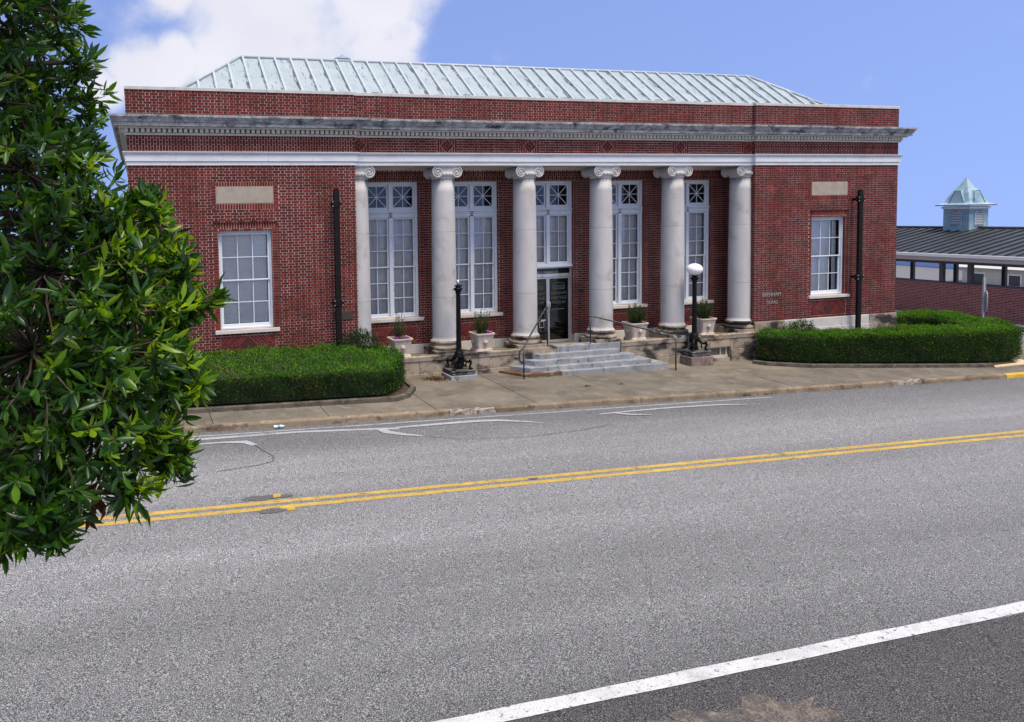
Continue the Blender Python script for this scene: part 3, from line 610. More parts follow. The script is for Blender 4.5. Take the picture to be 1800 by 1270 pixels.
def frieze_diamond(fr, cx, z0, z1):
    cz, h = (z0+z1)/2, (z1-z0)/2; g = JT*.6; w = .075
    for i in (-4, -3, -2, -1, 0, 1, 2, 3):
        x0, x1 = cx+i*w+g, cx+(i+1)*w-g
        for sz in (-1, 1):
            rect = [(x0, cz if sz > 0 else z0+g), (x1, cz if sz > 0 else z0+g), (x1, z1-g if sz > 0 else cz), (x0, z1-g if sz > 0 else cz)]
            if i < -3 or i > 2:
                pass
            sx = -1 if i < 0 else 1
            p = clip(rect, -sx, -sz, -(sx*cx+sz*cz)-h-g*1.4)
            if len(p) > 2 and area(p) > .0005: BK.brick(fr, p, 0)
    s, r = (h-g)/math.sqrt(2)*2, .082; a = s/2
    def rot(x, z): c = math.sqrt(.5); return (cx+c*(x-z), cz+c*(x+z))
    for k in range(4):
        x0, x1, y0, y1 = -a, a-r-g, a-r, a
        pts = [(x0, y0), (x1, y0), (x1, y1), (x0, y1)]
        for _ in range(k): pts = [(-y, x) for x, y in pts]
        BK.brick(fr, [rot(*p) for p in pts], 0)
    b = a-r-g; BK.brick(fr, [rot(-b, -b), rot(b, -b), rot(b, b), rot(-b, b)], 1)

def plane_y(y, off=0): return ((0, y, 0), (1, 0, 0), (0, -1, 0))
def plane_xr(x): return ((x, 0, 0), (0, 1, 0), (1, 0, 0))      # faces +X
def plane_xl(x): return ((x, 0, 0), (0, 1, 0), (-1, 0, 0))     # faces -X
# wing fronts
W0, W1, ZS, ZH = 9.001, 10.419, .755, 3.347                    # wing window
T1, T2, ZT0, ZT1 = 8.946, 10.441, 4.077, 4.521
ZW = lambda z: ZWT+round((z-ZWT)/CH)*CH
mort = MB()
def mortar_wall(y, yback, x0, x1, z0, z1, holes):
    rs = [(x0, x1, z0, z1)]
    for h in holes: rs = [q for p in rs for q in sub_rect(p, h)]
    for r in rs: mort.box(r[0], r[1], y, yback, r[2], r[3])
ZSB = ZW(.655)
for s in (-1, 1):
    X = lambda a, b: (min(s*a, s*b), max(s*a, s*b))
    wx = X(W0, W1); tx = X(T1, T2)
    win = (wx[0], wx[1], ZS, ZH+.02)
    fr = plane_y(0)
    x0, x1 = X(A, B)
    fw = .142
    tab = (tx[0]-fw, tx[1]+fw, ZW(ZT0-fw), ZW(ZT1+fw))
    lint = (wx[0]-fw, wx[1]+fw, ZW(3.38), ZW(3.38)+CH*2.5)
    jamb = [(wx[0]-fw, wx[0], ZS, lint[2]), (wx[1], wx[1]+fw, ZS, lint[2])]
    sill = (wx[0]-.145, wx[1]+.145, ZSB, ZS)
    her = (wx[0]-.02, wx[1]+.02, ZW(.075), ZW(.075)+CH*7)
    flemish(fr, x0, x1, ZWT, ZB0, [win, tab, lint, sill, her]+jamb, keep=(s < 0), x_ref=x0 if s > 0 else x1-PER*200)
    # tablet frame
    soldiers(fr, tx[0], tx[1], ZT1+.004, tab[3]); soldiers(fr, tx[0], tx[1], tab[2], ZT0-.004)
    headers(fr, tab[0], tx[0]-.004, ZT0, ZT1); headers(fr, tx[1]+.004, tab[1], ZT0, ZT1)
    for q in ((tab[0], tx[0], ZT1, tab[3]), (tx[1], tab[1], ZT1, tab[3]), (tab[0], tx[0], tab[2], ZT0), (tx[1], tab[1], tab[2], ZT0)): xsquare(fr, *q)
    # recessed window surround: lintel soldiers and jamb strips 35 mm behind the wall face
    fr2 = plane_y(.035)
    soldiers(fr2, wx[0], wx[1], lint[2], lint[3]-.006)
    for q in ((lint[0], wx[0], lint[2], lint[3]-.006), (wx[1], lint[1], lint[2], lint[3]-.006)): xsquare(fr2, *q)
    for j in jamb: headers(fr2, j[0], j[1], j[2], j[3])
    for xw, fn in ((wx[1], plane_xl), (wx[0], plane_xr)):
        headers(fn(xw), .035, .125, ZS, ZH)
    herringbone(fr, *her)
    mortar_wall(0, .30, x0, x1, ZWT-.02, 6.98, [win, (tx[0], tx[1], ZT0, ZT1), lint]+jamb)
    mortar_wall(.035, .30, lint[0], lint[1], ZS, lint[3], [win])
    flemish(fr, x0, x1, ZB1, ZFT, vertical=True)
    flemish(fr, x0, x1, 6.20, ZBT, x_ref=x0 if s > 0 else x1-PER*200, z_ref=ZBT-CH*20)
    # returns of the wing: inner (porch side) and outer
    xi = s*A; fi = plane_xr(xi) if s < 0 else plane_xl(xi)
    flemish(fi, .004, YB, ZFL-.1, ZB0); flemish(fi, .004, YF+.3, ZB1, ZFT, vertical=True); flemish(fi, .004, YF+.3, 6.2, ZBT, z_ref=ZBT-CH*20)
    mort.box(min(xi, xi+s*.3), max(xi, xi+s*.3), .30, YB+.3, ZFL-.3, 6.98)
    xo = s*B; fo = plane_xl(xo) if s < 0 else plane_xr(xo)
    flemish(fo, .004, 14, ZWT, ZB0); flemish(fo, .004, 14, ZB1, ZFT); flemish(fo, .004, 14, 6.2, ZBT, z_ref=ZBT-CH*20)
    mort.box(min(xo, xo-s*.3), max(xo, xo-s*.3), .30, 14, ZWT-.02, 6.98)
mort.box(-B+.3, B-.3, 13.7, 14, ZWT-.02, 6.98)
# centre: frieze and parapet over the columns
fr = plane_y(YF)
dw = .30
cxs = [(-2.5+i)*BAY for i in range(6)]
edges = []
for i in range(5): edges.append((cxs[i]+dw, cxs[i+1]-dw))
for e in edges: flemish(fr, e[0], e[1], ZB1, ZFT, z_ref=ZB1, x_ref=e[0])
for c in cxs: frieze_diamond(fr, c, ZB1+.004, ZFT-.004)
flemish(fr, -A, A, 6.20, ZBT, z_ref=ZBT-CH*20, x_ref=-A+.1)
mort.box(-A, A, YF, YF+.32, ZB0+.02, 6.98)
# porch back wall with five bays
WH, ZWS, ZWH = .85, .631, 4.671
bh = [(k*BAY-WH, k*BAY+WH, ZWS, ZWH) for k in (-2, -1, 1, 2)] + [(-WH, WH, -.60, ZWH)]
sills = [(k*BAY-WH-.12, k*BAY+WH+.12, ZWS-.10, ZWS) for k in (-2, -1, 1, 2)]
fr = plane_y(YB); ZPB = -.19
hers = [(k*BAY-.76, k*BAY+.76, ZW(-.10), ZW(-.10)+CH*6) for k in (-2, -1, 1, 2)]
flemish(fr, -A, A, ZPB, ZWH, bh+sills+hers+[(-A, A, ZWH, 6)], x_ref=-A+.02)
ZC = 5.0
for k in range(1): flemish(fr, -A, A, ZWH, ZC, vertical=True)
for h in hers: herringbone(fr, *h)
mortar_wall(YB, YB+.30, -A, A, -1.3, ZB0, bh)
for h in bh:
    headers(plane_xl(h[1]), YB, YW, max(h[2], ZPB), h[3]); headers(plane_xr(h[0]), YB, YW, max(h[2], ZPB), h[3])
mort.build('mortar_wall', M['mortar'], museum)
# 300 of the nearest bricks as bricks of their own, the rest as one part
def depthkey(it):
    fr_, p = it; return (Vector(((p[0]+p[1])/2, 0, (p[2]+p[3])/2))-Vector(CAM)).length
front_list.sort(key=lambda it: (depthkey(it) if (it[1][0] > -11.0 and it[1][2] > .2) else 1e3+depthkey(it)))
for fr_, p in front_list[300:]: BK.rect(fr_, p, 0)
one = MB().box(-STR/2, STR/2, -.007, .004, -(CH-JT)/2, (CH-JT)/2, c=.0025).mesh('brick', M['brick_one'])
for fr_, p in front_list[:300]:
    link_mesh('brick', one, museum, (Vector(((p[0]+p[1])/2, random.uniform(-.0015, .0015), (p[2]+p[3])/2))-WLOC[museum.name]))
rest = link_mesh('brickwork', BK.mesh('brickwork', [M['stretcher'], M['header'], M['diamond']]), museum); rest['kind'] = 'stuff'

# ---- stone mouldings swept round the plan, cut into stones
PLAN = [(-B, 14, -1, 0), (-B, 0, 0, -1), (-A, 0, 1, 0), (-A, YF, 0, -1), (A, YF, -1, 0), (A, 0, 0, -1), (B, 0, 1, 0), (B, 14, 0, 0)]
def sweep(prof, name, mats, length, gap=.006, segs=range(7), close=True, lift=None, jitter=0.0):
    for si in segs:
        x0, y0, nx, ny = PLAN[si]; x1, y1 = PLAN[si+1][:2]
        n0 = Vector((0, 0)) if si == 0 else Vector(PLAN[si-1][2:4]); n1 = Vector((0, 0)) if si == 6 else Vector(PLAN[si+1][2:4]); nn = Vector((nx, ny))
        S, E = Vector((x0, y0)), Vector((x1, y1)); L_ = (E-S).length; t = (E-S)/L_
        k = max(1, int(round(L_/length)))
        for i in range(k):
            a, b = i/k, (i+1)/k; vs = []
            dz = random.uniform(-jitter, jitter); do = random.uniform(-jitter, jitter)
            for which in (0, 1):
                fr_ = (a, b)[which]
                for o, z in prof:
                    oo = o+do if o > 0.01 else o
                    if which == 0 and i == 0: p = S+(n0+nn)*oo
                    elif which == 1 and i == k-1: p = E+(n1+nn)*oo
                    else: p = S+t*(L_*fr_ + (gap/2 if which == 0 else -gap/2))+nn*oo
                    vs.append((p.x, p.y, z+dz))
            m = len(prof)
            fs = [(q, (q+1) % m, m+(q+1) % m, m+q) for q in range(m)]+[tuple(range(m-1, -1, -1)), tuple(range(m, 2*m))]
            MB().add(vs, fs).build(name, mats, museum)
sweep([(-.03, 6.03), (.285, 6.035), (.285, 6.125), (.31, 6.135), (.325, 6.175), (.36, 6.235), (.38, 6.255), (.38, 6.305), (-.03, 6.365)], 'cornice_stone', M['black_stained'], 1.29, jitter=.004)
sweep([(-.10, ZFT), (.045, ZFT), (.06, ZFT+.03), (.06, 5.888), (-.03, 5.892), (-.03, 5.992), (.17, 5.994), (.19, 6.028), (-.10, 6.028)], 'bed_moulding', M['dentil'], 2.6, gap=.004)
sweep([(-.03, ZB0), (.035, ZB0), (.035, 5.160), (.015, 5.163), (.015, 5.172), (.062, 5.175), (.062, 5.335), (.045, 5.338), (.045, 5.350), (.085, 5.360), (.115, 5.402), (.115, 5.418), (-.03, 5.425)], 'band_stone', M['white_stone'], 1.25, gap=.004, jitter=.0015)
sweep([(-.34, ZBT+.002), (.022, ZBT), (.022, ZCOP-.01), (.0, ZCOP), (-.34, ZCOP+.008)], 'coping_stone', M['flash'], 1.1, jitter=.003)
# dentils: more than can be picked apart, one part
db = MB()
def dent(p, t, nn):
    c = Vector(p); h = .041
    vs = []
    for z in (5.895, 5.988):
        for o in (-.03, .132):
            for s_ in (-h, h): q = c+t*s_+nn*o; vs.append((q.x, q.y, z))
    db.add(vs, [(0, 1, 3, 2), (4, 6, 7, 5), (0, 4, 5, 1), (2, 3, 7, 6), (0, 2, 6, 4), (1, 5, 7, 3)])
for si in (0, 1, 3, 5, 6):
    x0, y0, nx, ny = PLAN[si]; x1, y1 = PLAN[si+1][:2]; S, E = Vector((x0, y0)), Vector((x1, y1)); L_ = (E-S).length; t = (E-S)/L_; nn = Vector((nx, ny)); k = int(round((L_+.1)/.134))
    for i in range(k+1):
        p = S+t*(L_*i/k)
        if si == 3: p = S+t*(.11+(L_-.22)*i/k)
        dent(p, t, nn)
o = db.build('dentil_course', M['dentil'], museum); o['kind'] = 'stuff'
# tablets, sills
for s in (-1, 1):
    x0, x1 = min(s*T1, s*T2), max(s*T1, s*T2)
    MB().box(x0+.004, x1-.004, -.006, .1, ZT0+.004, ZT1-.004, c=.004).build('stone_tablet', M['tablet'], museum)
    x0, x1 = min(s*W0, s*W1), max(s*W0, s*W1)
    MB().prism([(-.065, ZSB+.002), (-.065, ZS-.012), (.13, ZS), (.13, ZSB+.002)], 'x', x0-.14, x1+.14).build('window_sill', M['stone'], museum)
for q in sills:
    MB().prism([(YB-.07, q[2]+.002), (YB-.07, q[3]-.012), (YB+.1, q[3]), (YB+.1, q[2]+.002)], 'x', q[0]+.02, q[1]-.02).build('window_sill', M['stone'], museum)
# stone base of the wings
for s in (-1, 1):
    n = 5
    for i in range(n):
        a, b = A+(B-A)*i/n, A+(B-A)*(i+1)/n; x0, x1 = min(s*a, s*b), max(s*a, s*b)
        e = .045 if i == n-1 else 0
        mb = MB(); top = .0
        xa, xb = x0+.003-(e if s < 0 else 0), x1-.003+(e if s > 0 else 0)
        mb.box(xa, xb, -.045, .28, -.30, top, c=.008); mb.box(xa, xb, -.07, .28, -1.75, -.303, c=.008)
        mb.build('base_stone', M['dirty'] if (s > 0 and i in (0, 4)) else M['stone'], museum)
    x0, x1 = min(s*B, s*(B-.28)), max(s*B, s*(B-.28))
    MB().box(x0-(.045 if s < 0 else 0), x1+(.045 if s > 0 else 0), .285, 14.05, -1.75, 0, c=.008).build('base_stone', M['stone'], museum)
# base stones of the porch back wall
bx = [-A, -5.9, -4.05, -3.35, -1.9, -.87]
for x0, x1 in zip(bx[:-1], bx[1:]):
    for s in (-1, 1):
        a, b = (x0, x1) if s < 0 else (-x1, -x0)
        MB().box(a+.004, b-.004, YB-.035, YB+.2, -.9, ZPB, c=.006).build('base_stone', M['stone'], museum)
# porch floor, front ledge courses, ceiling
MB().prism([(.06, -.325), (YB+.2, -.478), (YB+.2, -1.2), (.06, -1.2)], 'x', -A+.01, A-.01).build('porch_floor', M['slab'], museum)
lx = [-A, -5.45, -4.25, -2.9, -1.64, 1.66, 2.95, 4.3, 5.5, A]
for i in range(len(lx)-1):
    if i == 4: continue
    x0, x1 = lx[i]+.004, lx[i+1]-.004
    MB().prism([(-.075, -.45), (-.085, -.33), (-.06, -.305), (.10, -.31), (.10, -.45)], 'x', x0, x1).build('ledge_stone', M['dirty'], museum)
rx = [-A, -4.9, -3.1, -1.64, 1.66, 3.4, 4.92, 5.72, A]
for i in range(len(rx)-1):
    if i == 3: continue
    x0, x1 = rx[i]+.004, rx[i+1]-.004
    if i == 6:      # basement opening under the ledge
        MB().box(x0, x1, -.055, .10, -.72, -.453, c=.008).build('ledge_stone', M['dirty'], museum)
        bw = MB(); bw.box(x0+.04, x1-.04, .02, .05, -1.06, -.99); bw.box(x0+.04, x0+.08, .02, .05, -.99, -.76); bw.box(x1-.12, x1-.08, .02, .05, -.99, -.76); bw.box((x0+x1)/2+.05, (x0+x1)/2+.09, .02, .05, -.99, -.76); bw.box(x0+.04, x1-.04, .02, .05, -.76, -.725)
        bw.build('basement_window', M['planter'], museum); MB().box(x0, x1, .08, .09, -1.3, -.72).build('dark_opening', M['dark'], museum)
        MB().box(x0, x1, -.055, .10, -1.7, -1.065, c=.008).build('ledge_stone', M['dirty'], museum); continue
    MB().box(x0, x1, -.055, .10, -.80, -.453, c=.008).build('ledge_stone', M['dirty'], museum)
    MB().box(x0, x1, -.10, .10, -1.7, -.803, c=.008).build('ledge_stone', M['dirty'], museum)
MB().box(-A+.002, A-.002, YF+.02, YB+.1, ZB0+.02, ZB0+.06).build('porch_ceiling', M['stone'], museum)
MB().prism([(YB-.16, ZB0+.018), (YB-.03, ZC+.0), (YB+.01, ZC), (YB+.01, ZB0+.018)], 'x', -A+.003, A-.003).build('ceiling_cornice', M['stone'], museum)
MB().box(-A+.002, A-.002, YF+.04, YF+.70, ZB0+.003, ZB0+.018).build('architrave_soffit', M['stone'], museum)
# ---- columns
def volute(mb, cx, cz, yfront, sgn, r=.172):
    """roll end with a raised spiral"""
    n = 28
    mb.add([(cx, yfront+.012, cz)]+[(cx+r*math.cos(2*math.pi*i/n), yfront+.012, cz+r*math.sin(2*math.pi*i/n)) for i in range(n)], [(0, 1+i, 1+(i+1) % n) for i in range(n)])
    pts = []; rad = []; turns = 2.4; N_ = 46
    for i in range(N_):
        q = i/(N_-1); t = math.pi/2 - sgn*0 + sgn*(-2*math.pi*turns*q); rr = (r-.018)*(1-q)**1.05+.018
        pts.append((cx+rr*math.cos(t)*1.0, yfront+.002, cz+rr*math.sin(t))); rad.append(.021*(1-.45*q))
    mb.tube(pts, rad, 6)
    mb.ball((cx, yfront+.004, cz), .035, .02, .035, 12, 8)
def make_column(cx):
    cy = .47
    zb, zt = .04, 4.74
    prof = [(.405, zb), (.37, zb+.035), (.358, zb+.085), (.357, zb+.105)]
    for i in range(13):
        q = i/12; z = zb+.12+(zt-zb-.16)*q; r = .357-.030*max(0, (q-.25)/.75)**1.6
        if i in (3, 8): prof += [(r, z-.0025), None, (r, z+.0025)]
        else: prof.append((r, z))
    prof += [(.326, zt-.075), (.325, zt-.05), (.345, zt-.03), (.345, zt), (.33, zt+.01), (.33, zt+.2)]
    cmb = MB(); cur_ = []
    for q_ in prof+[None]:
        if q_ is None: cmb.lathe(cur_, (cx, cy, 0), 40); cur_ = []
        else: cur_.append(q_)
    col = cmb.build('column', M['shaft'], museum)
    base = MB()
    tor = lambda r0, z0, h: [(r0-.03, z0)]+[(r0+h/2*math.sin(math.pi*i/8)-.02, z0+h/2-h/2*math.cos(math.pi*i/8)) for i in range(9)]+[(r0-.03, z0+h)]
    pr = tor(.455, -.215, .105)+[(.415, -.10), (.395, -.075), (.40, -.05)]+tor(.415, -.045, .08)+[(.40, .04)]
    base.lathe(pr, (cx, cy, 0), 40); base.build('column_base', M['dirty'], col)
    MB().box(cx-.485, cx+.485, cy-.485, cy+.485, -.42, -.212, c=.008).build('plinth', M['dirty'], col)
    cap = MB(); f, b = YF+.005, .82
    cz = 4.885
    # echinus with eggs
    cap.lathe([(.33, 4.72), (.36, 4.76), (.395, 4.82), (.40, 4.86), (.36, 4.90)], (cx, cy, 0), 32)
    for i in range(24):
        t = 2*math.pi*i/24; cap.ball((cx+.385*math.cos(t), cy+.385*math.sin(t), 4.815), .032, .032, .045, 8, 6)
    for sg in (-1, 1):
        vx = cx+sg*.288
        # roll from the front face to the back, pinched in the middle
        pr = [(.168, f), (.165, f+.03), (.12, f+.16), (.10, cy), (.12, b-.16), (.165, b-.03), (.168, b)]
        vs = []; fs = []; n = 24
        for i in range(n):
            t = 2*math.pi*i/n
            for r, y in pr: vs.append((vx+r*math.cos(t), y, cz+r*math.sin(t)))
        m = len(pr)
        for i in range(n):
            for k in range(m-1): fs.append((i*m+k, i*m+k+1, ((i+1) % n)*m+k+1, ((i+1) % n)*m+k))
        cap.add(vs, fs, 0, True)
        volute(cap, vx, cz, f-.004, sg); volute(cap, vx, cz, b+.0, sg)
    # band joining the volutes, front and back
    for y0, y1 in ((f, f+.05), (b-.05, b)):
        cap.box(cx-.288, cx+.288, y0+.012, y1, 4.88, 5.045)
        cap.box(cx-.29, cx+.29, y0-.006, y1, 5.03, 5.056)
    cap.box(cx-.31, cx+.31, f+.03, b-.03, 4.86, 5.03)
    cap.build('capital', M['shaft'], col, recalc=False)
    MB().box(cx-.40, cx+.40, f-.008, b+.008, 5.052, 5.075, c=.006).build('abacus', M['white_stone'], col)
for c in cxs: make_column(c)

# ---- windows
def quad_x(x0, x1, z0, z1, y): return MB().add([(x0, y, z0), (x1, y, z0), (x1, y, z1), (x0, y, z1)], [(0, 1, 2, 3)])
PANES = {}
def pane(parent, x0, x1, z0, z1, y):
    w, h = round(x1-x0, 3), round(z1-z0, 3)
    if (w, h) not in PANES: PANES[(w, h)] = quad_x(-w/2, w/2, -h/2, h/2, 0).mesh('pane', M['glass'])
    o = link_mesh('pane', PANES[(w, h)], parent, Vector(((x0+x1)/2, y, (z0+z1)/2))-WLOC[parent.name])
    o.rotation_euler = (random.gauss(0, .014), 0, random.gauss(0, .014)); return o      # old panes never sit quite alike
def sash(parent, x0, x1, z0, z1, y, cols, rows, st, rail, bot=None):
    """frame, glazing bars and one pane per light; y is the face of the sash"""
    mb = MB(); bot = bot or rail; d = .045; mun = .011
    mb.box(x0, x0+st, y, y+d, z0, z1, c=.004); mb.box(x1-st, x1, y, y+d, z0, z1, c=.004)
    mb.box(x0+st, x1-st, y+.001, y+d, z1-rail, z1, c=.004); mb.box(x0+st, x1-st, y+.001, y+d, z0, z0+bot, c=.004)
    gx0, gx1, gz0, gz1 = x0+st, x1-st, z0+bot, z1-rail
    for i in range(1, cols): xm = gx0+(gx1-gx0)*i/cols; mb.box(xm-mun, xm+mun, y+.006, y+d-.004, gz0, gz1)
    for j in range(1, rows): zm = gz0+(gz1-gz0)*j/rows; mb.box(gx0, gx1, y+.007, y+d-.005, zm-mun, zm+mun)
    s = mb.build('sash', M['paint'], parent)
    for i in range(cols):
        for j in range(rows):
            a, b = gx0+(gx1-gx0)*i/cols+(mun if i else 0), gx0+(gx1-gx0)*(i+1)/cols-(mun if i < cols-1 else 0)
            c, e = gz0+(gz1-gz0)*j/rows+(mun if j else 0), gz0+(gz1-gz0)*(j+1)/rows-(mun if j < rows-1 else 0)
            pane(parent, a, b, c, e, y+.026)
    return s
STAR = {}
def star_sash(parent, x0, x1, z0, z1, y):
    mb = MB(); st = .05; d = .045; g = .009
    mb.box(x0, x0+st, y, y+d, z0, z1, c=.004); mb.box(x1-st, x1, y, y+d, z0, z1, c=.004)
    mb.box(x0+st, x1-st, y+.001, y+d, z1-st, z1, c=.004); mb.box(x0+st, x1-st, y+.001, y+d, z0, z0+st, c=.004)
    a0, a1, b0, b1 = x0+st, x1-st, z0+st, z1-st; cx, cz = (a0+a1)/2, (b0+b1)/2
    mb.box(cx-g, cx+g, y+.006, y+d-.004, b0, b1); mb.box(a0, a1, y+.007, y+d-.005, cz-g, cz+g)
    for (p, q) in (((a0, b0), (a1, b1)), ((a0, b1), (a1, b0))):
        L_ = math.hypot(q[0]-p[0], q[1]-p[1]); nx, nz = -(q[1]-p[1])/L_*g, (q[0]-p[0])/L_*g
        mb.prism([(p[0]+nx, p[1]+nz), (p[0]-nx, p[1]-nz), (q[0]-nx, q[1]-nz), (q[0]+nx, q[1]+nz)], 'y', y+.008, y+d-.006)
    mb.prism([(cx+.03*math.cos(t*math.pi/4), cz+.03*math.sin(t*math.pi/4)) for t in range(8)], 'y', y+.003, y+d-.003)
    mb.build('transom_sash', M['paint'], parent)
    hw, hh = (a1-a0)/2, (b1-b0)/2; ring = [(hw, 0), (hw, hh), (0, hh), (-hw, hh), (-hw, 0), (-hw, -hh), (0, -hh), (hw, -hh)]
    key = (round(hw, 3), round(hh, 3))
    if key not in STAR:
        STAR[key] = []
        for k in range(8):
            p, q = ring[k], ring[(k+1) % 8]
            STAR[key].append(MB().add([(0, 0, 0), (p[0], 0, p[1]), (q[0], 0, q[1])], [(0, 1, 2)]).mesh('pane', M['glass']))
    for me in STAR[key]: link_mesh('pane', me, parent, Vector((cx, y+.026, cz))-WLOC[parent.name])
def bay_window(k):
    cx = k*BAY; centre = (k == 0)
    zb = 2.01 if centre else ZWS
    fmb = MB(); y = YW; d = .14
    fmb.box(cx-WH, cx-WH+.085, y, y+d, zb, ZWH, c=.005); fmb.box(cx+WH-.085, cx+WH, y, y+d, zb, ZWH, c=.005)
    fmb.box(cx-WH+.085, cx+WH-.085, y+.001, y+d, ZWH-.085, ZWH, c=.005)
    fmb.box(cx-.055, cx+.055, y-.012, y+d, zb, ZWH-.085, c=.006)
    fmb.box(cx-WH+.085, cx+WH-.085, y+.001, y+d, zb, zb+.05, c=.005)
    for x0, x1 in ((cx-WH+.085, cx-.055), (cx+.055, cx+WH-.085)):
        fmb.box(x0, x1, y+.02, y+d, 3.80, 3.87)
    # transom moulding with its own small dentils
    fmb.box(cx-WH-.012, cx+WH+.012, y-.05, y+d, 3.765, 3.80, c=.005); fmb.box(cx-WH, cx+WH, y-.012, y+d, 3.62, 3.766)
    for i in range(42):
        x = cx-WH+.02+(2*WH-.04)*i/41; fmb.box(x-.011, x+.011, y-.032, y, 3.70, 3.742)
    fmb.box(cx-WH+.004, cx+WH-.004, y-.022, y+d-.002, 3.655, 3.68, c=.004)
    w = fmb.build('window', M['paint'], museum)
    for x0, x1 in ((cx-WH+.085, cx-.055), (cx+.055, cx+WH-.085)):
        star_sash(w, x0, x1, 3.87, ZWH-.085, y+.05)
        if centre: sash(w, x0, x1, zb+.05, 3.62, y+.05, 2, 3, .05, .05, .06)
        else:
            sash(w, x0, x1, 2.125, 3.62, y+.045, 2, 3, .05, .055, .04)
            sash(w, x0, x1, zb+.05, 2.165, y+.075, 2, 3, .05, .04, .075)
        quad_x(x0-.02, x1+.02, zb, 3.64, y+.20).build('shade', M['shade'], w)
def wing_window(s):
    x0, x1 = (-W1, -W0) if s < 0 else (W0, W1); y = .125; d = .12; zt = ZH+.02
    fmb = MB()
    fmb.box(x0, x0+.055, y, y+d, ZS, zt, c=.005); fmb.box(x1-.055, x1, y, y+d, ZS, zt, c=.005)
    fmb.box(x0+.055, x1-.055, y+.001, y+d, zt-.065, zt, c=.005); fmb.box(x0+.055, x1-.055, y+.001, y+d, ZS, ZS+.045, c=.005)
    w = fmb.build('window', M['paint'], museum)
    sash(w, x0+.055, x1-.055, 2.03, zt-.065, y+.035, 3, 2, .055, .055, .04)
    sash(w, x0+.055, x1-.055, ZS+.045, 2.07, y+.07, 3, 2, .055, .04, .085)
    if s < 0: quad_x(x0+.10, x1-.12, ZS+.14, zt-.1, y+.16).build('blind', M['blind'], w)
    else:
        mb = MB(); n = 26; xa, xb = x0+.12, x1-.40; vs = []
        for i in range(n+1):
            x = xa+(xb-xa)*i/n; yy = y+.17+.018*math.sin(i*1.7)
            vs += [(x, yy, ZS+.1), (x, yy, zt-.1)]
        mb.add(vs, [(2*i, 2*i+2, 2*i+3, 2*i+1) for i in range(n)], 0, True); mb.build('curtain', M['blind'], w)
        mb = MB(); xa, xb = x1-.27, x1-.08; vs = []
        for i in range(9):
            x = xa+(xb-xa)*i/8; yy = y+.19+.015*math.sin(i*1.9)
            vs += [(x, yy, ZS+.1), (x, yy, zt-.1)]
        mb.add(vs, [(2*i, 2*i+2, 2*i+3, 2*i+1) for i in range(8)], 0, True); mb.build('curtain', M['shade'], w)
for k in (-2, -1, 0, 1, 2): bay_window(k)
for s in (-1, 1): wing_window(s)
# dark rooms behind
MB().box(-A+.4, A-.4, 5.0, 5.1, -.6, 5).build('room_wall', M['interior'], museum)
# ---- entrance doors
def textmesh(name, s, size, loc, parent, mat, ext=0.0, align='CENTER', stretch=1.0):
    cu_ = bpy.data.curves.new('t', 'FONT'); cu_.body = s; cu_.size = size; cu_.align_x = align; cu_.extrude = ext; cu_.resolution_u = 2
    to = bpy.data.objects.new('t', cu_); COL.objects.link(to)
    dg = bpy.context.evaluated_depsgraph_get(); me = bpy.data.meshes.new_from_object(to.evaluated_get(dg))
    bpy.data.objects.remove(to); bpy.data.curves.remove(cu_)
    co = np.empty(len(me.vertices)*3, np.float32); me.vertices.foreach_get('co', co); co = co.reshape(-1, 3)
    new = np.stack([co[:, 0]*stretch, -co[:, 2], co[:, 1]], 1); me.vertices.foreach_set('co', new.ravel()); me.update()
    me.materials.clear(); me.materials.append(mat); me.name = name
    return link_mesh(name, me, parent, Vector(loc)-WLOC[parent.name])
y = YW
fmb = MB(); zd = 1.64
fmb.box(-WH, -WH+.07, y, y+.1, -.50, 1.99, c=.004); fmb.box(WH-.07, WH, y, y+.1, -.50, 1.99, c=.004)
fmb.box(-WH+.07, WH-.07, y+.001, y+.1, 1.915, 1.955, c=.004); fmb.box(-WH+.07, WH-.07, y+.001, y+.1, zd, 1.745, c=.004)
fmb.box(-WH+.07, WH-.07, y-.02, y+.1, -.50, -.47)
df = fmb.build('door_frame', M['alu'], museum)
MB().box(-WH-.06, WH+.06, y-.06, y+.1, 1.957, 2.012, c=.005).build('door_ledge', M['paint'], museum)
MB().box(-WH+.07, WH-.07, y+.03, y+.05, 1.745, 1.915).build('address_panel', M['dark_glass'], df)
textmesh('address_lettering', '105 S. MARKET ST.', .088, (-.02, y+.026, 1.765), df, M['decal_white'], 0, 'CENTER', 1.15)
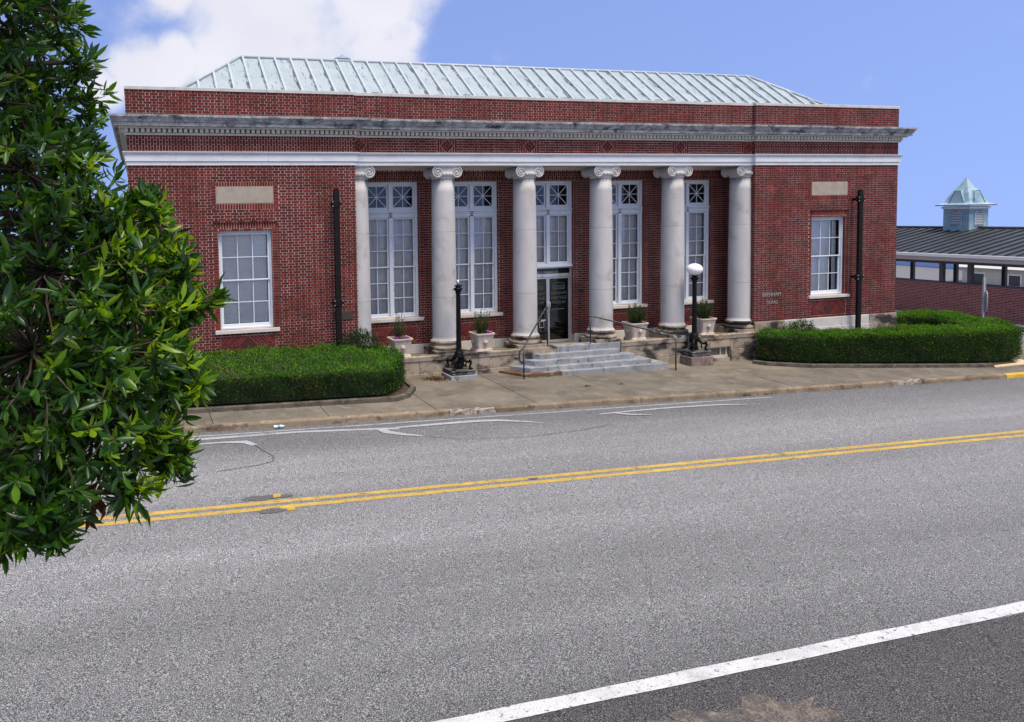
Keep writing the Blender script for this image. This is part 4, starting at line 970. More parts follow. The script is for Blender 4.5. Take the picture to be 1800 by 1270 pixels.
for sg in (-1, 1):
    x0, x1 = (-WH+.07, -.004) if sg < 0 else (.004, WH-.07)
    mb = MB(); st = .05
    mb.box(x0, x0+st, y+.015, y+.06, -.455, zd-.006, c=.004); mb.box(x1-st, x1, y+.015, y+.06, -.455, zd-.006, c=.004)
    mb.box(x0+st, x1-st, y+.016, y+.06, zd-.056, zd-.006, c=.004); mb.box(x0+st, x1-st, y+.016, y+.06, -.455, -.375, c=.004)
    dr = mb.build('door', M['alu'], museum)
    MB().box(x0+st, x1-st, y+.034, y+.042, -.375, zd-.056).build('door_glass', M['dark_glass'], dr)
    xh = .035 if sg > 0 else -.035
    MB().tube([(xh, y+.012, .58), (xh, y-.05, .58), (xh, y-.05, .85), (xh, y+.012, .85)], .013, 8).build('handle', M['alu'], dr)
    xc = (x0+x1)/2
    for i, t in enumerate(('BRENHAM', 'HERITAGE', 'MUSEUM')):
        textmesh('door_lettering', t, .135, (xc, y+.030, 1.075-.148*i), dr, M['decal'], 0, 'CENTER', .92)
    em = MB()
    for a, b in ((-.22, -.205), (.205, .22)): em.box(xc+a, xc+b, y+.028, y+.032, 1.24, 1.37)
    pts = [(xc+.22*math.cos(math.pi*i/12), y+.030, 1.36+.09*math.sin(math.pi*i/12)**.7) for i in range(13)]
    for p, q in zip(pts[:-1], pts[1:]): em.tube([p, q], .007, 4)
    for i in range(8): em.box(xc-.19+i*.05, xc-.175+i*.05, y+.028, y+.032, 1.25, 1.34)
    em.box(xc-.2, xc+.2, y+.028, y+.032, 1.35, 1.362); em.box(xc-.2, xc+.2, y+.028, y+.032, 1.24, 1.252)
    em.build('door_emblem', M['decal'], dr)
    if sg > 0: MB().box(xc-.26, xc+.2, y+.026, y+.033, .60, .622).build('door_strip', M['decal'], dr)
    else:
        MB().box(-.24, -.08, y+.026, y+.033, .25, .29).build('door_sticker', M['decal_white'], dr)
        mb = MB()
        for a, b, c_, d_ in ((-.30, -.14, .23, .24), (-.30, -.14, .04, .05), (-.30, -.29, .05, .23), (-.15, -.14, .05, .23)): mb.box(a, b, y+.027, y+.033, c_, d_)
        mb.build('door_notice', M['planter'], dr)
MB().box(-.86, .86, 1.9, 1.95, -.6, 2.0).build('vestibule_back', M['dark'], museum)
bx = MB(); bx.box(1.06, 1.19, YB-.05, YB, 1.12, 1.23, c=.006); bx.build('intercom_box', M['gray_box'], museum)
# ---- letters and plaque
textmesh('wall_lettering', 'BRENHAM', .160, (7.36, -.012, .818), museum, M['letter'], .006, 'CENTER', 1.02)
textmesh('wall_lettering', 'TEXAS', .160, (7.37, -.012, .56), museum, M['letter'], .006, 'CENTER', 1.02)
mb = MB(); mb.box(-7.36, -6.83, -.022, -.006, .848, 1.10, c=.004); mb.box(-7.33, -6.86, -.026, -.02, .87, 1.08)
mb.build('bronze_plaque', M['bronze'], museum)
# ---- roof: standing-seam hips behind the parapet
EX, EY, EZ, RX, RY, RZ = 10.93, 1.0, 7.14, 9.1, 2.75, 8.42
OX = -.25                                                   # the hips sit slightly off the middle of the front
nroof = set(museum.children)
sl = (RZ-EZ)/(RY-EY)
def zr(yy): return EZ+(yy-EY)*sl
N_ = 46; wd = 2*EX/N_
def top_y(x):
    ax = abs(x)
    return RY if ax <= RX else EY+(RY-EY)*(EX-ax)/(EX-RX)
for i in range(N_):
    x0, x1 = -EX+i*wd, -EX+(i+1)*wd
    pts = [(x0, EY), (x1, EY), (x1, top_y(x1)), (x0, top_y(x0))]
    if abs(x0) > RX > abs(x1) or abs(x1) > RX > abs(x0):
        xr_ = math.copysign(RX, x0); pts = [(x0, EY), (x1, EY), (x1, top_y(x1)), (xr_, RY), (x0, top_y(x0))]
    pts = [p for k, p in enumerate(pts) if k == 0 or (abs(p[0]-pts[k-1][0])+abs(p[1]-pts[k-1][1])) > 1e-4]
    mb = MB(); dz = random.uniform(-.006, .006); n = len(pts)
    vs = [(a, b, zr(b)+dz) for a, b in pts]+[(a, b, zr(b)-.03) for a, b in pts]
    mb.add(vs, [tuple(range(n)), tuple(range(2*n-1, n-1, -1))]+[(k, n+k, n+(k+1) % n, (k+1) % n) for k in range(n)])
    mb.build('roof_panel', M['roof'], museum)
    if i:
        ty = top_y(x0)
        if ty > EY+.1:
            h = .065
            mb = MB(); vs = [(x0+a, yy, zr(yy)+c) for yy in (EY-.03, ty) for a, c in ((-.035, -.01), (-.03, h), (.03, h), (.035, -.01))]
            mb.add(vs, [(0, 1, 5, 4), (1, 2, 6, 5), (2, 3, 7, 6), (0, 3, 2, 1), (4, 5, 6, 7)])
            n_ = 9; st_ = []           # painted shade line with scratches along the foot of the seam, uneven in width
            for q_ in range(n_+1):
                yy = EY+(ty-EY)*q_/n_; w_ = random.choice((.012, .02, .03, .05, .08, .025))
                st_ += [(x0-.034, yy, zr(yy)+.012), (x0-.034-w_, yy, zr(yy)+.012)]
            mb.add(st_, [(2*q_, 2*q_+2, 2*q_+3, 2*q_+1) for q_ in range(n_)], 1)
            mb.build('roof_seam', [M['seam'], M['seam_shade']], museum)
            if random.random() < .75:
                g = MB().box(x0+.10, x0+.30, EY-.04, EY+.02, EZ+.0, EZ+.05+random.random()*.04); g.build('snow_guard', M['tar'], museum)
for s in (-1, 1):        # hip sides, hip caps
    mb = MB(); mb.add([(s*EX, EY, EZ), (s*EX, 12, EZ), (s*RX, 12-(RY-EY), RZ), (s*RX, RY, RZ)], [(0, 1, 2, 3)]); mb.build('roof_side', M['roof'], museum)
    MB().tube([(s*EX, EY, EZ+.02), (s*RX, RY, RZ+.03)], .05, 8).build('hip_cap', M['seam'], museum)
MB().add([(-EX, 12, EZ), (EX, 12, EZ), (RX, 12-(RY-EY), RZ), (-RX, 12-(RY-EY), RZ)], [(0, 1, 2, 3)]).build('roof_back', M['roof'], museum)
MB().box(-RX, RX, RY, 12-(RY-EY), RZ-.05, RZ-.005).build('roof_deck', M['roof'], museum)
MB().tube([(-RX, RY, RZ+.015), (RX, RY, RZ+.015)], .045, 8).build('ridge_cap', M['seam'], museum)
MB().box(-B+.3, B-.3, .32, 13.8, 6.7, 6.78).build('roof_gutter', M['roof'], museum)
for o_ in museum.children:
    if o_ not in nroof and o_.name.split('.')[0] != 'roof_gutter': o_.location.x += OX
for vx, vy, r in ((-6.02, 3.6, .30), (5.75, 3.6, .24)):
    mb = MB(); mb.lathe([(r*.5, -.05), (r*.5, .16), (r, .15), (r*.95, .19), (r*.6, .25), (r*.2, .285), (.03, .33), (.001, .335)], (vx, vy, RZ+(.05 if vx < 0 else -.10)), 20); mb.build('roof_vent', M['vent'], museum)

# ------------------------------------------------------------------ front steps
steps = thing('entrance_steps', (0, -.5, G(0, -.5)), 'grey granite steps rising to the entrance doors, rust stain at the left end', 'steps')
rows = [(-.06, -.31, -.48, -1.63, 1.64, [-.55, .55]), (-.26, -.478, -.617, -1.22, 1.49, []), (-.46, -.617, -.768, -1.50, 1.86, [.28]), (-.66, -.768, -.90, -1.76, 2.31, [.27]), (-.86, -.895, -1.25, -2.03, 2.75, [-.85, .53])]
for i, (yf, zt, zbm, x0, x1, cuts) in enumerate(rows):
    cs = [x0]+cuts+[x1]
    for k, (a, b) in enumerate(zip(cs[:-1], cs[1:])):
        spl = [0, .15, .24, .38, .46][i] if k == 0 else 0
        yb = [.30, -.055, -.10, -.10, -.10][i]
        g = .007
        mb = MB()
        bot = zbm if i < 4 else -1.3
        mb.prism([(a+g, yf), (b-g, yf), (b-g, yb), (a+g-spl, yb)], 'z', bot-(.25 if i else .2), zt)
        mb.warp(lambda x, y_, z: (x, y_, z - (.0035*(x) if z > bot-.1 and i == 4 else 0)))
        o = mb.build('step_stone', M['rust'] if (i == 4 and k == 0) else (M['dirty'] if (i == 0 and k == 0) else M['granite']), steps)
        bv = o.modifiers.new('bevel', 'BEVEL'); bv.width = .010; bv.segments = 2

# ------------------------------------------------------------------ hand rails
def rail(name, pts, posts, label, extra=None):
    t = thing(name, (pts[0][0], pts[0][1], -.6), label, 'handrail', 'pipe handrails of the entrance steps')
    MB().tube(pts, .024, 10).build('hand_bar', M['rail'], t)
    for p in posts: MB().tube(p, .021, 8).build('post', M['rail'], t)
    return t
rail('handrail', [(-.83, 0, .84), (-.86, -.02, .88), (-.95, -.09, .84), (-2.10, -.99, -.02), (-2.20, -1.06, -.10), (-2.30, -1.08, -.16), (-2.33, -1.085, -.30), (-2.30, -1.085, -.46), (-2.22, -1.085, -.50)],
     [[(-.83, 0, -.33), (-.83, 0, .85)], [(-2.178, -1.07, G(-2.18, -1.07)), (-2.178, -1.07, -.09)]], 'dark pipe handrail on the lamp-without-globe side of the steps')
rail('handrail', [(.63, 0, .50), (.66, -.005, .53), (.75, -.055, .51), (2.78, -1.0, -.06), (2.9, -1.04, -.09), (3.22, -1.04, -.095), (3.30, -1.04, -.13), (3.31, -1.04, -.42), (3.25, -1.04, -.50), (2.95, -1.04, -.52)],
     [[(.63, 0, -.33), (.63, 0, .51)], [(2.87, -1.04, G(2.87, -1.04)), (2.87, -1.04, -.085)]], 'dark pipe handrail ending beside the globe lamp, worn pale at its low post')

# ------------------------------------------------------------------ lamp posts
def lamp(cx, cy, zt_base, zpl, zshaft, zcap, globe, label, stone):
    g = G(cx, cy); t = thing('lamp_post', (cx, cy, g), label, 'lamp post', 'cast iron lamp posts flanking the entrance')
    MB().box(cx-.40, cx+.40, cy-.38, cy+.38, g-.05, zt_base, c=.012).build('stone_base', stone, t)
    mb = MB()
    mb.box(cx-.34, cx+.34, cy-.34, cy+.34, zt_base, zpl-.03, c=.012); mb.box(cx-.355, cx+.355, cy-.355, cy+.355, zpl-.032, zpl, c=.008); mb.build('plinth', M['plinth_stone'], t)
    mb = MB(); h = zshaft-zpl
    # four scrolled feet
    for k in range(4):
        a = math.pi/4+k*math.pi/2; c_, s_ = math.cos(a), math.sin(a)
        P = [(.05, h*.92), (.12, h*.72), (.20, h*.50), (.29, h*.46), (.345, h*.56), (.36, h*.44), (.335, h*.25), (.31, h*.10), (.34, .02), (.37, .0)]
        R = [.04, .042, .042, .038, .034, .034, .03, .03, .038, .034]
        mb.tube([(cx+r*c_, cy+r*s_, zpl+z) for r, z in P], R, 8)
        mb.ball((cx+.335*c_, cy+.335*s_, zpl+h*.52), .046, .046, .05, 10, 8)
        mb.ball((cx+.36*c_, cy+.36*s_, zpl+.03), .055, .055, .035, 10, 6)
        P2 = [(.22, h*.40), (.20, h*.22), (.24, .06)]
        mb.tube([(cx+r*c_, cy+r*s_, zpl+z) for r, z in P2], .025, 6)
    mb.lathe([(.10, .0), (.13, h*.1), (.09, h*.3), (.10, h*.55), (.155, h*.70), (.165, h*.80), (.115, h*.92), (.13, h*1.0), (.10, h*1.06)], (cx, cy, zpl), 20)
    mb.build('scrolled_base', M['black_iron'], t)
    mb = MB(); n = 16; vs = []; zs_ = [zshaft, zshaft+.05, zshaft+.1, zcap-.22, zcap-.12]
    rs = [.098, .09, .074, .062, .062]
    for z, r in zip(zs_, rs):
        for i in range(2*n):
            q = 2*math.pi*i/(2*n); rr = r*(1-.08*(i % 2)); vs.append((cx+rr*math.cos(q), cy+rr*math.sin(q), z))
    m = 2*n
    mb.add(vs, [(k*m+i, k*m+(i+1) % m, (k+1)*m+(i+1) % m, (k+1)*m+i) for k in range(len(zs_)-1) for i in range(m)]); mb.build('shaft', M['black_iron'], t)
    mb = MB(); mb.lathe([(.065, -.14), (.085, -.12), (.07, -.10), (.10, -.04), (.125, .0), (.12, .02), (.07, .035), (.075, .06), (.11, .08), (.10, .10), (.001, .10)], (cx, cy, zcap), 20)
    if not globe:
        mb.tube([(cx-.09, cy, zcap+.0), (cx-.17, cy-.02, zcap-.03)], [.028, .012], 8); mb.tube([(cx+.09, cy, zcap+.06), (cx+.12, cy, zcap+.11)], [.02, .012], 6)
    mb.build('collar', M['black_iron'], t)
    if globe:
        MB().ball((cx, cy, zcap+.27), .243, .243, .188, 36, 22).build('globe', M['globe'], t)
    else:
        MB().tube([(cx, cy, zcap+.08), (cx, cy, zcap+.14)], .03, 10).build('socket_stem', M['black_iron'], t)
        MB().tube([(cx, cy, zcap+.14), (cx, cy, zcap+.245)], .026, 10).build('bare_socket', M['lamp_tube'], t)
lamp(-3.86, -.42, -.79, -.66, -.20, 1.60, False, 'black lamp post without its globe on a grey stone base', M['granite'])
lamp(4.16, -.26, -.855, -.69, -.22, 1.56, True, 'black lamp post with a white globe on a pinkish stone base', M['pink_stone'])

# ------------------------------------------------------------------ planters and what grows in them
def planter_mesh(parent, cx, cy, zb, zt, wt, wb):
    h = zt-zb; mb = MB()
    lev = [(wb*1.10, 0), (wb*1.10, .045), (wb*1.02, .06), (wb*1.02, .085), (wb*.92, .105)]+[(wb*.92+(wt-wb*.92)*(q**1.3)*.93, .105+(h-.15)*q) for q in (.2, .4, .6, .8, 1)]+[(wt*.98, h-.042), (wt*1.06, h-.036), (wt*1.06, h)]
    vs = []; m = 8
    for w, z in lev:
        c = w*.16
        for x, y_ in ((-w+c, -w), (w-c, -w), (w, -w+c), (w, w-c), (w-c, w), (-w+c, w), (-w, w-c), (-w, -w+c)): vs.append((cx+x, cy+y_, zb+z))
    fs = [(k*m+i, k*m+(i+1) % m, (k+1)*m+(i+1) % m, (k+1)*m+i) for k in range(len(lev)-1) for i in range(m)]+[tuple(range(m-1, -1, -1))]
    n = (len(lev)-1)*m
    wi = wt*.9; b = len(vs)
    for z in (h, h-.06):
        c = wi*.16
        for x, y_ in ((-wi+c, -wi), (wi-c, -wi), (wi, -wi+c), (wi, wi-c), (wi-c, wi), (-wi+c, wi), (-wi, wi-c), (-wi, -wi+c)): vs.append((cx+x, cy+y_, zb+z))
    fs += [(n+i, n+(i+1) % m, b+(i+1) % m, b+i) for i in range(m)]+[(b+i, b+(i+1) % m, b+m+(i+1) % m, b+m+i) for i in range(m)]
    mb.add(vs, fs); mb.build('pot', M['planter'], parent)
    MB().box(cx-wi+.02, cx+wi-.02, cy-wi+.02, cy+wi-.02, zt-.09, zt-.055).build('soil', M['soil'], parent)
    ro = MB()       # a moulded boss with a ring on the front and the left face
    for (nx, ny) in ((0, -1), (-1, 0)):
        w = wb*.92+(wt-wb*.92)*.42
        px, py, pz = cx+nx*(w+.012), cy+ny*(w+.012), zb+h*.56
        ro.ball((px, py, pz), .05, .05, .055, 12, 8)
        ro.ball((px+ny*.01+nx*.02, py+ny*.025, pz-.02), .028, .028, .03, 8, 6)
        for k in range(6):
            a = k*math.pi/3; ro.ball((px-ny*.055*math.cos(a), py+nx*.055*math.cos(a), pz+.055*math.sin(a)), .024, .024, .02, 8, 6)
    ro.build('boss', M['planter'], parent)
def leaf_cloud(P, Dv, L_, W_, fold=.25):
    """folded diamond leaves: base P, axis D"""
    n = len(P); D = Dv/np.linalg.norm(Dv, axis=1, keepdims=True)
    r = RNG.normal(size=(n, 3)); Sd = np.cross(D, r); Sd /= np.linalg.norm(Sd, axis=1, keepdims=True)+1e-9; Nn = np.cross(D, Sd)
    L_ = np.asarray(L_)[:, None]; W_ = np.asarray(W_)[:, None]
    v0 = P; v2 = P+D*L_; mid = P+D*L_*.48
    v1 = mid+Sd*W_*.5+Nn*W_*fold; v3 = mid-Sd*W_*.5+Nn*W_*fold
    V = np.stack([v0, v1, v2, v3], 1).reshape(-1, 3); b = np.arange(n)*4
    F = np.concatenate([np.stack([b, b+1, b+2], 1), np.stack([b, b+2, b+3], 1)])
    return V, F
def rel(V, parent): b = WLOC[parent.name]; return V-np.array([b.x, b.y, b.z])
PL = [(-5.36, .30, 'tall', 0), (-2.82, .30, 'mid', 1), (2.42, .31, 'round', 2), (4.98, .32, 'round', 3)]
plabels = ['stone planter of tall thin stems partly behind the hedge corner', 'stone planter between the globeless lamp and the entrance steps', 'stone planter behind the sloping handrail beside the entrance steps', 'stone planter just behind the white globe lamp']
slabels = ['tall sparse upright stems in the planter behind the hedge corner', 'fine feathery green shrub in the planter next to the globeless lamp', 'dense rounded dark green shrub in the planter behind the handrail', 'dense rounded green shrub in the planter behind the globe lamp']
for cx, cy, kind, i in PL:
    zt = .205; t = thing('planter', (cx, cy, -.35), plabels[i], 'planter', 'square stone planters along the porch'); planter_mesh(t, cx, cy, -.355, zt, .292, .245)
    st = thing('potted_shrub', (cx, cy, zt-.06), slabels[i], 'shrub', 'shrubs in the porch planters')
    stems = MB(); pts = []; dirs = []
    n = {'tall': 26, 'mid': 40, 'round': 64}[kind]
    for k in range(n):
        a = random.uniform(0, 2*math.pi); rr = random.random()**.5
        h = {'tall': random.uniform(.30, .78), 'mid': random.uniform(.30, .66), 'round': random.uniform(.34, .70)}[kind]
        sp = {'tall': .24, 'mid': .27, 'round': .30}[kind]
        base = Vector((cx+.1*rr*math.cos(a), cy+.1*rr*math.sin(a), zt-.07)); tip = Vector((cx+sp*rr*math.cos(a)+random.uniform(-.04, .04), cy+sp*rr*math.sin(a), zt-.07+h*(1-.25*rr*(kind == 'round'))+.05))
        mid = (base+tip)/2+Vector((math.cos(a), math.sin(a), 0))*.03
        stems.tube([base, mid, tip], [.006, .005, .002], 4)
        m = {'tall': 46, 'mid': 60, 'round': 90}[kind]
        for _ in range(m):
            q = random.uniform(.12, 1.02); p = base*(1-q)**2+mid*2*q*(1-q)+tip*q*q
            pts.append(p+Vector((random.gauss(0, .012), random.gauss(0, .012), random.gauss(0, .01)))); d = (tip-base).normalized()+Vector((random.gauss(0, .6), random.gauss(0, .6), random.gauss(.1, .5))); dirs.append(d)
    stems.build('stem', M['bark'], st)
    P = np.array(pts); V, F = leaf_cloud(P, np.array(dirs), RNG.uniform(.03, .06, len(P)), RNG.uniform(.008, .016, len(P)))
    o = link_mesh('foliage', raw_mesh('foliage', rel(V, st), F, M['hedge'] if kind != 'round' else M['bush'] if i == 9 else M['hedge']), st); o['kind'] = 'stuff'
    if i < 2:
        for k, (dx, dy) in enumerate((((-.13, -.2), (.14, -.18)), ((.20, -.15),))[i]):
            ft = thing('flower_cluster', (cx+dx, cy+dy, zt-.05), [['magenta flowers at the near rim corner of the tall-stem planter', 'magenta flowers at the step-side rim of the tall-stem planter'], ['magenta flowers on the rim of the feathery-shrub planter']][i][k], 'flowers', 'magenta flowers in planters')
            P = np.array([cx+dx, cy+dy, zt+.01])+RNG.normal(size=(60, 3))*np.array([.035, .03, .02]); V, F = leaf_cloud(P, RNG.normal(size=(60, 3))+np.array([0, -.4, .8]), RNG.uniform(.02, .035, 60), RNG.uniform(.018, .03, 60))
            link_mesh('blossom', raw_mesh('blossom', rel(V, ft), F, M['flower']), ft)
            MB().tube([(cx+dx, cy+dy, zt-.06), (cx+dx, cy+dy, zt+.01)], .006, 5).build('stem', M['bark'], ft)

# ------------------------------------------------------------------ dark steel posts in front of the wings
def steel_post(px, zt, brs, label, py=-.30):
    g = G(px, py); t = thing('steel_post', (px, py, g), label, 'post', 'dark steel posts in front of the brick wings')
    mb = MB(); mb.box(px-.078, px+.078, py-.05, py+.05, g, zt-.10, c=.01)
    n = 10; P = [(px-.066+0*i, zt-.10) for i in (0,)]
    arc = [(px-.068, zt-.12)]+[(px+.068*math.cos(math.pi-math.pi*i/n), zt-.07+.07*math.sin(math.pi*i/n)) for i in range(n+1)]+[(px+.068, zt-.12)]
    mb.prism(arc, 'y', py-.045, py+.045); mb.build('shaft', M['pole'], t)
    for z in brs:
        b = MB(); b.box(px-.135, px+.135, py-.062, py+.062, z-.085, z+.085, c=.008); b.box(px-.04, px+.04, py+.05, -.02, z-.04, z+.04)
        b.box(px-.19, px+.15, py-.02, py+.02, z-.03, z+.01); br = b.build('bracket', M['pole'], t)
        for sx in (-1, 1):
            for sz in (-1, 1): MB().prism([(px+sx*.112+.014*math.cos(k*math.pi/3), z+sz*.06+.014*math.sin(k*math.pi/3)) for k in range(6)], 'y', py-.075, py-.06).build('bolt', M['bolt'], br)
steel_post(-7.30, 4.44, (4.02, 1.36), 'dark steel post rising from the hedge beside the bronze plaque')
steel_post(10.66, 4.25, (3.93, 1.33), 'dark steel post in front of the wing lettered BRENHAM TEXAS')

# ------------------------------------------------------------------ hedges
def inside(poly, X, Y):
    r = np.zeros(len(X), bool); n = len(poly)
    for i in range(n):
        x0, y0 = poly[i]; x1, y1 = poly[(i+1) % n]
        c = ((y0 > Y) != (y1 > Y)) & (X < (x1-x0)*(Y-y0)/((y1-y0) if y1 != y0 else 1e-9)+x0); r ^= c
    return r
def hedge(name, poly, ztop, label, n_side, n_top, mat, cat='hedge', group=None, zfn=None, rough=.05, hole=None):
    """a clipped hedge: dark twiggy core with many small leaves on its sides and top; ztop(x, y) is its height line"""
    cx = sum(p[0] for p in poly)/len(poly); cy = sum(p[1] for p in poly)/len(poly)
    t = thing(name, (cx, cy, G(cx, cy)), label, cat, group)
    n = len(poly); core = MB(); ins = []
    # inset core
    for i in range(n):
        p0, p, p1 = Vector(poly[i-1]), Vector(poly[i]), Vector(poly[(i+1) % n])
        n0 = Vector(((p-p0).y, -(p-p0).x)).normalized(); n1 = Vector(((p1-p).y, -(p1-p).x)).normalized()
        ins.append(p-(n0+n1)/max(.6, (n0+n1).length)*.13)
    vs = [(p.x, p.y, G(p.x, p.y)+.1) for p in ins]+[(p.x, p.y, ztop(p.x, p.y)-.10) for p in ins]
    core.add(vs, [(i, (i+1) % n, n+(i+1) % n, n+i) for i in range(n)]+[tuple(range(n, 2*n))]); core.build('twigs', M['hedge_core'], t)
    # side leaves
    seg = [((Vector(poly[(i+1) % n])-Vector(poly[i])).length) for i in range(n)]; tot = sum(seg)
    Ps, Ds = [], []
    for i in range(n):
        k = int(n_side*seg[i]/tot); a, b = np.array(poly[i]), np.array(poly[(i+1) % n]); d = (b-a)/seg[i]; nn = np.array([d[1], -d[0]])
        q = RNG.random(k); h = RNG.random(k)**.85; XY = a+(b-a)*q[:, None]
        zt = ztop(XY[:, 0], XY[:, 1]); zb = G(XY[:, 0], XY[:, 1])+.06
        wave = .05*np.sin(XY[:, 0]*2.3+XY[:, 1]*3)+.035*np.sin(XY[:, 0]*6.1+h*5)+.03*np.sin(h*9+XY[:, 0]*3.7)
        dep = RNG.normal(0, rough*.8, k)-np.abs(RNG.normal(0, .03, k))+wave*.7-.5*np.clip(h-.90, 0, 1)*RNG.random(k)
        dep -= .10*(h < .16)*RNG.random(k)*2
        Ps.append(np.column_stack([XY+nn*dep[:, None], zb+(zt-zb)*h-.015]))
        D = np.column_stack([np.tile(nn, (k, 1)), np.full(k, .75)])+RNG.normal(0, .55, (k, 3)); Ds.append(D)
    X0, X1 = min(p[0] for p in poly), max(p[0] for p in poly); Y0, Y1 = min(p[1] for p in poly), max(p[1] for p in poly)
    X = RNG.uniform(X0-.05, X1+.05, n_top*3); Y = RNG.uniform(Y0-.05, Y1+.05, n_top*3); ok = inside(poly, X, Y)
    X, Y = X[ok][:n_top], Y[ok][:n_top]; k = len(X)
    bump = .035*np.sin(X*1.3+Y*1.1)+.03*np.sin(X*3.1+Y*2)+.025*np.sin(X*7.3-Y*5)+.02*np.sin(X*13+Y*11)
    Ps.append(np.column_stack([X, Y, ztop(X, Y)+bump-.03+RNG.normal(0, rough*.6, k)+np.where(RNG.random(k) < .035, RNG.uniform(.03, .11, k), 0)])); Ds.append(np.column_stack([RNG.normal(0, .55, (k, 2)), np.full(k, 1.0)]))
    P = np.concatenate(Ps); D = np.concatenate(Ds); m = len(P)
    V, F = leaf_cloud(P, D, RNG.uniform(.034, .062, m), RNG.uniform(.020, .034, m))
    new = RNG.random(m) < np.clip((P[:, 2]-ztop(P[:, 0], P[:, 1])+.20)/.22, .06, .92)     # sunlit top painted in: lighter leaves towards the top, with young growth
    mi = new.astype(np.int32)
    spot = np.sin(P[:, 0]*2.9+1.3)+np.sin(P[:, 0]*.83+P[:, 2]*4+P[:, 1])+np.sin(P[:, 2]*9+P[:, 0]*5.3)+RNG.normal(0, .5, m); mi[(spot > 2.05) & (RNG.random(m) < .4)] = 2; mi[RNG.random(m) < .012] = 2
    o = link_mesh('foliage', raw_mesh('foliage', rel(V, t), F, [mat, M['hedge_lit_new'], M['hedge_dry']], np.concatenate([mi, mi])), t); o['kind'] = 'stuff'
    return t
def zt_left(x, y): return -.085-.026*(x+6.5)+.22*(y+2.4)/2.0+0*x
hedge('box_hedge', [(-14, -2.42), (-6.85, -2.42), (-6.54, -2.30), (-6.18, -1.9), (-5.83, -1.2), (-5.78, -.55), (-6.05, -.20), (-14, -.16)], zt_left, 'clipped green hedge under the tablet and window beside the foreground tree', 34000, 30000, M['hedge'])
def zt_right(x, y): return -.285-.004*(x-6.6)+0*y
hedge('box_hedge', [(6.45, -.62), (6.85, -.98), (7.6, -1.38), (9.0, -1.72), (11.0, -2.15), (12.8, -2.5), (14.0, -2.62), (15.0, -2.40), (15.55, -1.75), (15.95, -.6), (16.5, 1.0), (16.1, 1.7), (12.75, 1.75), (12.75, 1.05), (15.3, .85), (14.7, -.55), (14.2, -1.25), (13.4, -1.45), (11.5, -1.15), (9.4, -.75), (8.3, -.42), (7.2, -.25), (6.6, -.28)], zt_right, 'long curved hedge turning the corner under the BRENHAM TEXAS lettering', 70000, 42000, M['hedge'])
def bush(name, c, r, label, n, mat, lsize=(.05, .09), group=None):
    t = thing(name, (c[0], c[1], G(c[0], c[1])), label, 'bush', group)
    st = MB()
    P = []; D = []
    for k in range(26):
        d = Vector((random.gauss(0, 1), random.gauss(0, 1), abs(random.gauss(.5, .7)))).normalized(); e = Vector((c[0]+d.x*r[0]*.9, c[1]+d.y*r[1]*.9, c[2]+d.z*r[2]*.9)); b = Vector((c[0]+d.x*.1, c[1]+d.y*.1, G(c[0], c[1])))
        st.tube([b, (b+e)/2+Vector((0, 0, .1)), e], [.014, .01, .004], 5)
    st.build('stem', M['bark'], t)
    d = RNG.normal(size=(n, 3)); d /= np.linalg.norm(d, axis=1, keepdims=True); q = RNG.random(n)**.4*(1+.18*np.sin(d[:, 0]*7)*np.cos(d[:, 2]*6+d[:, 1]*5)); P = np.array(c)+d*q[:, None]*np.array(r)
    V, F = leaf_cloud(P, d+RNG.normal(0, .5, (n, 3)), RNG.uniform(*lsize, n), RNG.uniform(.018, .03, n)); o = link_mesh('foliage', raw_mesh('foliage', rel(V, t), F, mat), t); o['kind'] = 'stuff'
bush('evergreen_bush', (-6.75, -.32, .17), (.60, .24, .42), 'dark loose bush at the foot of the first column behind the hedge', 3200, M['bush'])
bush('evergreen_bush', (8.15, -.36, -.28), (.62, .28, .30), 'low bush rising above the hedge below the TEXAS lettering', 2600, M['hedge'], (.035, .06))

